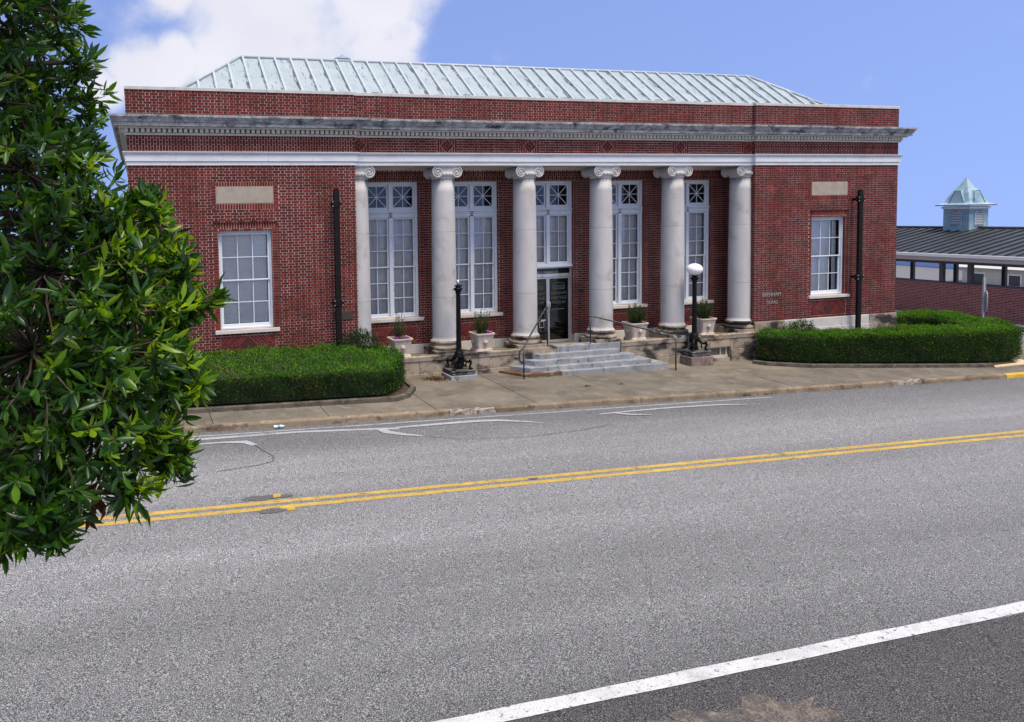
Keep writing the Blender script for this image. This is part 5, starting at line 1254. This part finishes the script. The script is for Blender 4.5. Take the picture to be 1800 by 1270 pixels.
# ------------------------------------------------------------------ the tree in front, its crown hanging in from the side
def at(u, v, d):                                           # helper for writing down where the branches hang, in metres
    r = (cf+cr*((u-637.39)/1361.29)-cu*((v-460.14)/1361.29)); return Vector(CAM)+r*d
tree = thing('laurel_tree', (-15.1, -17.4, G(-15.1, -17.4)-.05), 'glossy dark green broadleaf tree in front, lit yellow-green at its branch tips', 'tree')
lobes = [((30, 60), 3.1, .24, 26), ((-20, 180), 3.0, .30, 34), ((100, 20), 3.2, .15, 12), ((90, 160), 3.3, .18, 18), ((150, 250), 3.4, .10, 8), ((40, 300), 2.9, .30, 40), ((150, 380), 3.0, .22, 32), ((232, 400), 3.1, .15, 20), ((285, 425), 3.1, .10, 12), ((258, 350), 3.2, .065, 7),
         ((80, 480), 2.8, .34, 60), ((215, 510), 2.9, .24, 44), ((300, 490), 3.0, .10, 12), ((60, 620), 2.7, .34, 60), ((200, 620), 2.8, .26, 48), ((290, 600), 2.9, .11, 13), ((300, 680), 2.9, .10, 12), ((70, 760), 2.7, .30, 50), ((180, 740), 2.7, .22, 36), ((265, 760), 2.8, .13, 18), ((290, 810), 2.85, .085, 10), ((75, 880), 2.6, .16, 16), ((235, 865), 2.7, .085, 8), ((100, 930), 2.55, .085, 7), ((10, 900), 2.6, .14, 12),
         ((60, 420), 3.7, .45, 70), ((40, 150), 3.8, .40, 46), ((110, 560), 3.6, .40, 60), ((60, 720), 3.4, .36, 50), ((170, 660), 3.4, .26, 34), ((120, 330), 3.3, .16, 16), ((20, 250), 3.2, .28, 30), ((60, 850), 3.0, .22, 22), ((105, 225), 3.3, .12, 16), ((150, 175), 3.4, .09, 9), ((125, 290), 3.2, .13, 16), ((135, 110), 3.3, .10, 10), ((60, 10), 3.2, .2, 22), ((230, 470), 2.95, .13, 16), ((300, 550), 2.9, .08, 9), ((320, 640), 2.9, .06, 6), ((322, 455), 3.0, .055, 7), ((345, 535), 2.95, .05, 6), ((340, 680), 2.9, .055, 6), ((312, 790), 2.85, .06, 6), ((270, 380), 3.1, .07, 8), ((-160, 300), 3.2, .45, 60), ((-200, 620), 3.0, .5, 70), ((-260, 60), 3.5, .5, 50), ((-420, 400), 3.6, .6, 60), ((30, -120), 3.4, .35, 34), ((-60, -300), 3.0, .5, 90), ((-260, -200), 2.6, .55, 90), ((-330, 150), 2.3, .5, 90), ((-80, -520), 2.8, .5, 80), ((-420, -420), 3.0, .6, 80), ((-330, 500), 2.3, .45, 70), ((-260, -560), 2.0, .5, 110), ((-20, -760), 2.2, .45, 90), ((-520, -100), 1.9, .45, 80), ((-150, -250), 3.7, .5, 40)]  # the off-frame lobes above and to the left are added to shade the crown
sprigs = [((392, 512), 3.0), ((372, 530), 3.0), ((352, 690), 2.9), ((335, 660), 2.9), ((268, 335), 3.15), ((318, 440), 3.05), ((322, 825), 2.85), ((330, 770), 2.85), ((245, 895), 2.65), ((220, 890), 2.65), ((90, 950), 2.55), ((118, 945), 2.6), ((335, 560), 2.95), ((320, 610), 2.9), ((150, 60), 3.2), ((152, 120), 3.3), ((172, 215), 3.35), ((182, 262), 3.35), ((5, 985), 2.5), ((340, 470), 3.05), ((60, 950), 2.6)]
trunk_top = Vector((-14.6, -17.3, 1.6))
tb = MB(); tb.tube([(-15.1, -17.4, G(-15.1, -17.4)-.05), (-15.0, -17.38, .2), trunk_top, (-14.5, -17.2, 3.0), (-14.3, -17.2, 4.6), (-14.2, -17.25, 5.6)], [.16, .13, .11, .085, .055, .02], 12); tb.build('trunk', M['bark'], tree)
br = MB(); whorls = []
def curve(a, b, lift, rad0, rad1, seg=7, n=6):
    m = (a+b)/2+Vector((random.uniform(-.06, .06), random.uniform(-.06, .06), lift)); pts = [a*(1-q)**2+m*2*q*(1-q)+b*q*q for q in [i/(n-1) for i in range(n)]]
    br.tube(pts, [rad0+(rad1-rad0)*i/(n-1) for i in range(n)], seg); return pts
anchors = []
for (u, v), d, r, n in lobes:
    n = int(n*(1.75 if u > -50 else 1.0)); n = int(n*.62) if v < 300 and u > 60 else n
    c = at(u, v, d); stem_at = Vector((-14.55, -17.25, max(1.2, min(5.2, c.z-.25+random.uniform(-.2, .2)))))
    pts = curve(stem_at, c, .12, .030, .009); anchors.append(c)
    for k in range(n):
        dv = Vector((random.gauss(0, 1), random.gauss(0, 1), random.gauss(0, 1))).normalized()*r*random.random()**.45
        dv.y *= 1.3
        p = c+dv; whorls.append((p, (dv.normalized()*.7+Vector((random.gauss(0, .3), -.15+random.gauss(0, .3), .45+random.gauss(0, .35)))).normalized()))
        if random.random() < .6: curve(c+dv*.1, p, .01, .005, .0025, 5, 4)
for (u, v), d in sprigs:
    p = at(u, v, d); a = min(anchors, key=lambda q: (q-p).length); pts = curve(a, p, .02, .006, .0028, 5, 5)
    dirn = (p-a).normalized()+Vector((0, 0, .35 if v < 850 else -.5)); whorls.append((p, dirn.normalized()))
    whorls.append((pts[-2], (dirn+Vector((0, 0, .2))).normalized()))
br.build('branch', M['bark'], tree)
# leaves: lanceolate, bent, set in whorls at the twig ends
def leaf_shape(bend, k):
    prof = [(0, .0), (.18, .42), (.45, 1.0), (.72, .82), (1.0, .0)]
    vs = []; fs = []
    rows_ = []
    for i, (s_, w) in enumerate(prof):
        z = -bend*s_*s_; rows_.append(len(vs))
        if w == 0: vs.append((s_, 0, z))
        else: vs += [(s_, -w*.5, z+.10*w*k), (s_, 0, z), (s_, w*.5, z+.10*w*k)]
    fs += [(0, 2, 1), (0, 3, 2)]
    for a, b in ((1, 4), (4, 7)): fs += [(a, a+1, b+1, b), (a+1, a+2, b+2, b+1)]
    fs += [(7, 8, 10), (8, 9, 10)]
    return np.array(vs), fs
shapes = [leaf_shape(b, k) for b, k in ((.10, .6), (.28, .9), (.45, .7), (-.12, .8))]
leaves = []
for p, d in whorls:
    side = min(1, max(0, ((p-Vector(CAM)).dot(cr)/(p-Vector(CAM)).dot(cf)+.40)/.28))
    lit_ = random.random() < .05+.72*side*max(0, d.z+.45+.4*d.x)  # lighter leaves picked more often to the right, as painted sunlight
    d = Vector(d); n = random.randint(8, 13); a0 = random.random()*6.28
    perp = d.cross(Vector((.3, .2, 1))).normalized(); per2 = d.cross(perp)
    for k in range(n):
        a = a0+k*2.4; open_ = random.uniform(.5, 1.35); back = .05*random.random()
        ax = (d*math.cos(open_)+(perp*math.cos(a)+per2*math.sin(a))*math.sin(open_)+Vector((0, 0, -.18))).normalized()
        sd = ax.cross(d); sd = sd.normalized() if sd.length > 1e-3 else perp; nn = sd.cross(ax)
        if nn.dot(d) < 0: nn = -nn; sd = -sd
        tw = random.uniform(-.5, .5); sd2 = sd*math.cos(tw)+nn*math.sin(tw); nn2 = ax.cross(sd2)
        L_ = random.uniform(.042, .095)*(1.0 if k < n-3 else .6); W_ = L_*random.uniform(.20, .31)
        leaves.append((p-d*back, ax, sd2, nn2, L_, W_, random.randrange(4), lit_ and k > 2))
ctr = Vector(CAM)
vis = lambda l: ((l[0]-ctr).dot(cr)/(l[0]-ctr).dot(cf))*1361.29+637.39
order = sorted(range(len(leaves)), key=lambda i: (l_ := leaves[i], (l_[0]-ctr).length+(9 if vis(l_) < 0 else 0))[1])
single = set(order[:300])
shape_me = []
for vs, fs, lm_ in [(*q, M['laurel_one']) for q in shapes]+[(*q, M['laurel_lit_new']) for q in shapes]:
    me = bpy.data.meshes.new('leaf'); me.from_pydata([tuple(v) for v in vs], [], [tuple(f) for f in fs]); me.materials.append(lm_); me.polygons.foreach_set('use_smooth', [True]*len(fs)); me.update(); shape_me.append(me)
VV, FF, MI_, base = [], [], [], 0
tb_ = WLOC[tree.name]
for i, (p, ax, sd, nn, L_, W_, sh, nw) in enumerate(leaves):
    if i in single:
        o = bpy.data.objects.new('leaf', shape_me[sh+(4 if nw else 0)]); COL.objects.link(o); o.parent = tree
        o.matrix_basis = Matrix(((ax.x*L_, sd.x*W_, nn.x*L_, p.x-tb_.x), (ax.y*L_, sd.y*W_, nn.y*L_, p.y-tb_.y), (ax.z*L_, sd.z*W_, nn.z*L_, p.z-tb_.z), (0, 0, 0, 1)))
    else:
        vs, fs = shapes[sh]; R = np.array([[ax.x*L_, ax.y*L_, ax.z*L_], [sd.x*W_, sd.y*W_, sd.z*W_], [nn.x*L_, nn.y*L_, nn.z*L_]])
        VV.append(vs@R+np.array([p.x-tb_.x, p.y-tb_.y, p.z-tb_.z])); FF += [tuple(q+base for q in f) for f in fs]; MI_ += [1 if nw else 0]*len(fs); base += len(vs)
me = bpy.data.meshes.new('crown'); me.from_pydata(np.concatenate(VV).tolist(), [], FF); me.materials.append(M['laurel']); me.materials.append(M['laurel_lit_new']); me.polygons.foreach_set('material_index', MI_); me.polygons.foreach_set('use_smooth', [True]*len(FF)); me.update()
o = link_mesh('crown', me, tree); o['kind'] = 'stuff'
# a few withered leaves hanging under the crown
dl = []
for (u, v) in ((165, 860), (172, 880), (160, 895), (100, 870), (205, 800), (178, 845)):
    p = at(u, v, 2.75)
    for k in range(4): dl.append((p+Vector((random.gauss(0, .012), random.gauss(0, .02), random.gauss(0, .02))), (random.gauss(0, .3), random.gauss(0, .3), -1)))
V, F = leaf_cloud(np.array([q[0] for q in dl]), np.array([q[1] for q in dl]), RNG.uniform(.05, .09, len(dl)), RNG.uniform(.02, .035, len(dl)), .5)
link_mesh('withered_leaves', raw_mesh('withered_leaves', rel(V, tree), F, M['dead']), tree)['kind'] = 'stuff'

# ------------------------------------------------------------------ the brick pavilion across the parking lot
AX = 24.0; AY0, AY1 = -2.0, 26.0
annex = thing('brick_pavilion', (AX+5, 12, G(24, 12)), 'low brick pavilion with open sides, dark metal roof and cupola beyond the parking lot', 'building')
zg = lambda y: G(AX, y)-.3
ZA0, ZA1, ZEV = .06, .92, 1.42                             # sill of the openings, their head, the eave
PX = 9.0
mb = MB(); mb.box(AX, AX+.3, AY0, AY1, -2.8, ZA0-.06); mb.box(AX+.3, AX+1.2, AY1-.3, AY1, -2.8, ZA0-.06); mb.build('mortar_wall', M['annex_mortar'], annex)
BK2 = Bricks(); BK_save = BK; BK = BK2
fa = plane_xl(AX); flemish(fa, AY0, AY1, -1.55, ZA0-.06, z_ref=-1.55, mi=(0, 0)); flemish(fa, AY0, AY1, -2.7, -1.63, z_ref=-2.7, mi=(0, 0))
me = bpy.data.meshes.new('brickwork'); wb = WLOC[annex.name]; me.from_pydata([(x-wb.x, y-wb.y, z-wb.z) for x, y, z in BK2.V], [], BK2.F); me.materials.append(M['annex_brick']); me.update()
link_mesh('brickwork', me, annex)['kind'] = 'stuff'; BK = BK_save
MB().box(AX-.06, AX+.0, AY0, AY1, -1.63, -1.56).build('wall_ledge', M['fascia'], annex)
for xa in (AX-.04,): MB().box(xa, xa+.40, AY0, AY1, ZA0-.06, ZA0).build('sill', M['post'], annex)
for xa in (AX, AX+PX-.3):
    MB().box(xa, xa+.3, AY0, AY1, ZA1, ZA1+.16).build('head_beam', M['post'], annex)
    y = AY1-.2; k = 0
    while y > AY0:
        MB().box(xa+.06, xa+.24, y-.09, y+.09, ZA0 if xa == AX else -2.6, ZA1).build('post', M['post'], annex)
        y -= [1.15, 2.5, 1.3, 2.6][k % 4] if xa == AX else 2.6; k += 1
MB().box(AX-.62, AX+PX+.62, AY0-.4, AY1+.4, ZA1+.16, ZA1+.19).build('soffit', M['soffit'], annex)
MB().box(AX-.66, AX-.60, AY0-.4, AY1+.4, ZA1+.185, ZEV-.14).build('frieze_board', M['soffit'], annex)
MB().box(AX-.74, AX-.64, AY0-.4, AY1+.4, ZEV-.15, ZEV, c=.01).build('fascia', M['fascia'], annex)
RXX = AX+PX/2; RZZ = 2.46; hip = 3.2
xe = AX-.70
def roofz(x): return ZEV+.0+(x-xe)*(RZZ-ZEV)/(RXX-xe)
mb = MB(); mb.add([(xe, AY0-.4, ZEV), (xe, AY1+.4, ZEV), (RXX, AY1-hip, RZZ), (RXX, AY0+hip, RZZ), (2*RXX-xe, AY0-.4, ZEV), (2*RXX-xe, AY1+.4, ZEV)], [(0, 3, 2, 1), (4, 5, 2, 3), (1, 2, 5), (0, 4, 3)]); mb.build('roof', M['dark_roof'], annex)
y = AY0
while y < AY1:
    xt = RXX
    if y > AY1-hip: xt = xe+(RXX-xe)*max(.05, (AY1+.4-y)/(hip+.4))
    if y < AY0+hip: xt = xe+(RXX-xe)*max(.05, (y-AY0+.4)/(hip+.4))
    mb = MB(); mb.add([(x, y+a, roofz(x)+c) for x in (xe, xt) for a, c in ((-.022, 0), (-.018, .06), (.018, .06), (.022, 0))], [(0, 1, 5, 4), (1, 2, 6, 5), (2, 3, 7, 6), (0, 3, 2, 1), (4, 5, 6, 7)]); mb.build('roof_seam', M['dark_seam'], annex)
    y += .48
MB().tube([(RXX, AY0+hip, RZZ+.03), (RXX, AY1-hip, RZZ+.03)], .07, 6).build('ridge_cap', M['dark_seam'], annex)
def cupola(cx, cy, hw, zb, zt, za):
    c = MB(); c.box(cx-hw, cx+hw, cy-hw, cy+hw, zb-.8, zt, c=.015)
    cu_ = c.build('cupola', M['cupola'], annex)
    MB().box(cx-hw-.06, cx+hw+.06, cy-hw-.06, cy+hw+.06, zt-.14, zt-.02, c=.01).build('cupola_frieze', M['fascia'], cu_)
    e = hw+.24
    MB().prism([(cx-e, zt+.02), (cx-e, zt+.07), (cx+e, zt+.07), (cx+e, zt+.02)], 'y', cy-e, cy+e).build('cupola_eave', M['post'], cu_)
    r = MB(); z0 = zt+.075; lev = [(e-.02, z0), (hw*.98, z0+.10), (hw*.68, z0+.46*(za-z0)), (hw*.30, z0+.78*(za-z0)), (.012, za+.12)]
    vs = [(cx+a*w, cy+b*w, z) for w, z in lev for a, b in ((-1, -1), (1, -1), (1, 1), (-1, 1))]
    r.add(vs, [(k*4+i, k*4+(i+1) % 4, k*4+4+(i+1) % 4, k*4+4+i) for k in range(len(lev)-1) for i in range(4)]); r.build('cupola_roof', M['cupola_roof'], cu_)
    for sx, sy in ((-1, 0), (0, -1), (1, 0), (0, 1)):
        # arched louvre on each face and a gablet above it
        tx, ty = -sy, sx; f = hw+.004
        def pt(u, z, d=0): return (cx+sx*(f+d)+tx*u, cy+sy*(f+d)+ty*u, z)
        w = hw*.42; zl, zh = zb+.36*(zt-zb), zb+.66*(zt-zb)
        out = [(-w-.05, zl-.03), (w+.05, zl-.03), (w+.05, zh)]+[((w+.05)*math.cos(math.pi*i/10), zh+(w+.05)*math.sin(math.pi*i/10)) for i in range(1, 10)]+[(-w-.05, zh)]
        inn = [(u*w/(w+.05), max(z, zl) if z <= zh else zh+(z-zh)*w/(w+.05)) for u, z in out]; n = len(out)
        m_ = MB(); vs = [pt(u, z, .03) for u, z in out]+[pt(u, z, .03) for u, z in inn]+[pt(u, z, 0) for u, z in out]+[pt(u, z, .0) for u, z in inn]
        m_.add(vs, [(i, (i+1) % n, n+(i+1) % n, n+i) for i in range(n)]+[(i, (i+1) % n, 2*n+(i+1) % n, 2*n+i) for i in range(n)]+[(n+i, n+(i+1) % n, 3*n+(i+1) % n, 3*n+i) for i in range(n)]); m_.build('louvre_frame', M['cupola_roof'], cu_)
        m_ = MB(); m_.add([pt(u, z, .003) for u, z in inn], [tuple(range(n))]); m_.build('louvre_void', M['dark'], cu_)
        z = zl+.03
        while z < zh+w*.85:
            ww = w if z < zh else math.sqrt(max(0, w*w-(z-zh)**2))
            MB().add([pt(-ww, z, .022), pt(ww, z, .022), pt(ww, z+.055, .004), pt(-ww, z+.055, .004)], [(0, 1, 2, 3)]).build('slat', M['louvre'], cu_); z += .085
        g0 = hw*.60; zg0 = z0+.06; zg1 = z0+.56*(za-z0); D = hw*1.02
        m_ = MB(); P_ = lambda d_, u, z: (cx+sx*d_+tx*u, cy+sy*d_+ty*u, z)
        fr_ = [(-g0, zg0), (g0, zg0), (g0*.40, zg1), (-g0*.40, zg1)]
        m_.add([P_(D-.10*(z > zg0+.01), u, z) for u, z in fr_]+[P_(.12*hw, u, z) for u, z in fr_], [(0, 1, 2, 3), (1, 5, 6, 2), (0, 3, 7, 4), (2, 6, 7, 3)]); m_.build('gablet', M['cupola_roof'], cu_)
        m_ = MB(); m_.tube([P_(D+.01, -g0, zg0), P_(D-.09, -g0*.40, zg1), P_(D-.09, g0*.40, zg1), P_(D+.01, g0, zg0)], .016, 6); m_.build('gablet_trim', M['cupola'], cu_)
cupola(RXX, 9.2, .66, 2.1, 3.60, 4.95)
# houses and trees beyond, seen through the open sides
def far_house(name, x0, x1, y0, y1, z0, z1, rise, wall, label, ridge='y'):
    t = thing(name, ((x0+x1)/2, (y0+y1)/2, z0), label, 'house', 'houses beyond the pavilion')
    w = MB(); w.box(x0, x1, y0, y1, z0, z1); w.build('wall', wall, t)
    r = MB(); e = .4; xm, ym = (x0+x1)/2, (y0+y1)/2
    if ridge == 'x': r.prism([(y0-e, z1), (ym, z1+rise), (y1+e, z1)], 'x', x0-e, x1+e)
    else: r.prism([(x0-e, z1), (xm, z1+rise), (x1+e, z1)], 'y', y0-e, y1+e)
    r.build('roof', M['pale_roof'], t)
    n = max(2, int((y1-y0)/2.4))
    for i in range(n):
        y = y0+(y1-y0)*(i+.5)/n; wn = MB(); wn.box(x0-.06, x0+.0, y-.45, y+.45, z0+.45*(z1-z0), z0+.85*(z1-z0)); f = wn.build('window', M['fascia'], t)
        MB().box(x0-.065, x0-.055, y-.36, y+.36, z0+.5*(z1-z0), z0+.81*(z1-z0)).build('pane', M['dark_glass'], f)
far_house('far_house', 46, 56, 10, 22, -3.2, -.9, 1.5, M['beige_wall'], 'pale house with a wide grey gable seen through the pavilion openings', 'y')
far_house('far_house', 38, 46, 2.5, 9.0, -3.0, .2, .9, M['tan_wall'], 'tan house seen through the last openings of the pavilion', 'y')
far_house('far_house', 60, 72, 24, 60, -3.6, .55, .6, M['sky_fill_wall'], 'added pale blue house standing in for sky behind the pavilion openings', 'y')  # blue block added to give the openings a sky colour

# ------------------------------------------------------------------ small things
sg = thing('road_sign', (18.2, 1.0, G(18.2, 1.0)), 'grey road sign seen edge-on on its metal post in front of the pavilion', 'sign')
gs = G(18.2, 1.0)
MB().box(18.17, 18.23, .97, 1.03, gs, .90, c=.006).build('post', M['sign_metal'], sg)
MB().box(18.235, 18.26, .955, 1.035, -.35, .93, c=.004).build('post', M['sign_metal'], sg)
rot_ = lambda u, z: (18.215+u*.22, .94+u*.28, z)
mb = MB(); vs = []
for d in (0, .012):
    for k in range(16):
        a = 2*math.pi*k/16; p = rot_(.46*math.cos(a), .02+.40*math.sin(a)); vs.append((p[0]-d*.9, p[1]+d*.7-.04, p[2]))
mb.add(vs, [tuple(range(16)), tuple(range(31, 15, -1))]+[(k, (k+1) % 16, 16+(k+1) % 16, 16+k) for k in range(16)]); mb.build('plate', M['sign_metal'], sg)
# plastic bottle lying against the kerb
bx_, by_ = -9.72, -3.83; bz = G(bx_, by_)-.125+.036
bt = thing('plastic_bottle', (bx_, by_, bz-.036), 'clear plastic bottle lying in the gutter against the kerb', 'bottle')
def lay(mb): return mb.warp(lambda x, y, z: (bx_+z, by_+y*1.0+.01*z, bz+x))
mb = MB().lathe([(.001, 0), (.030, .0), (.034, .012), (.033, .05), (.031, .06), (.033, .07), (.033, .155), (.030, .18), (.014, .215), (.0135, .232)], (0, 0, 0), 16); lay(mb).build('body', M['bottle'], bt)
mb = MB().lathe([(.0345, .075), (.0345, .145)], (0, 0, 0), 16); lay(mb).build('paper_band', M['bottle_label'], bt)
mb = MB().lathe([(.0155, .232), (.0155, .25), (.001, .25)], (0, 0, 0), 12); lay(mb).build('cap', M['white'], bt)
# drift of dry leaves by the lamp base and specks in the gutter
def litter(name, n, fx, fy, z, label, size=(.03, .06)):
    X, Y = fx(n), fy(n); P = np.column_stack([X, Y, G(X, Y)+z+RNG.random(n)*.02]); D = np.column_stack([RNG.normal(size=(n, 2)), RNG.normal(0, .25, n)])
    V, F = leaf_cloud(P, D, RNG.uniform(*size, n), RNG.uniform(size[0]*.6, size[1]*.6, n), .4); o = link_mesh(name, raw_mesh(name, V, F, M['dead'])); tag(o, label, 'leaf litter', kind='stuff')
litter('dry_leaves', 420, lambda n: -4.62+RNG.normal(0, .17, n), lambda n: -.50+RNG.normal(0, .14, n), .004, 'drift of brown dry leaves beside the lamp base')
litter('gutter_litter', 260, lambda n: RNG.uniform(-12, 12, n), lambda n: -3.84-np.abs(RNG.normal(0, .05, n)), -.125, 'scattered dry bits along the gutter', (.015, .04))
litter('kerb_weeds', 1, lambda n: np.array([3.0]), lambda n: np.array([-3.8]), -.12, 'small dry bit by the kerb')
bpy.data.objects.remove(bpy.data.objects['kerb_weeds'])
def tufts(name, spots, label):
    P, D = [], []
    for x, y, n, r in spots:
        for _ in range(n): P.append((x+random.gauss(0, r), y+random.gauss(0, .02), G(x, y)-(.125 if y < -3.76 else 0))); D.append((random.gauss(0, .5), random.gauss(0, .5), 1))
    n = len(P); V, F = leaf_cloud(np.array(P), np.array(D), RNG.uniform(.03, .08, n), RNG.uniform(.006, .012, n)); o = link_mesh(name, raw_mesh(name, V, F, M['hedge'])); tag(o, label, 'weeds', kind='stuff')
tufts('grass_tufts', [(2.9, -3.8, 60, .12), (3.6, -3.8, 40, .1), (-.95, -2.30, 50, .06), (.1, -2.30, 24, .05), (6.3, -3.8, 30, .15), (-1.8, -.98, 40, .10), (-1.4, -.98, 40, .10), (9.0, -3.8, 25, .1)], 'green weeds in the pavement joints and gutter')
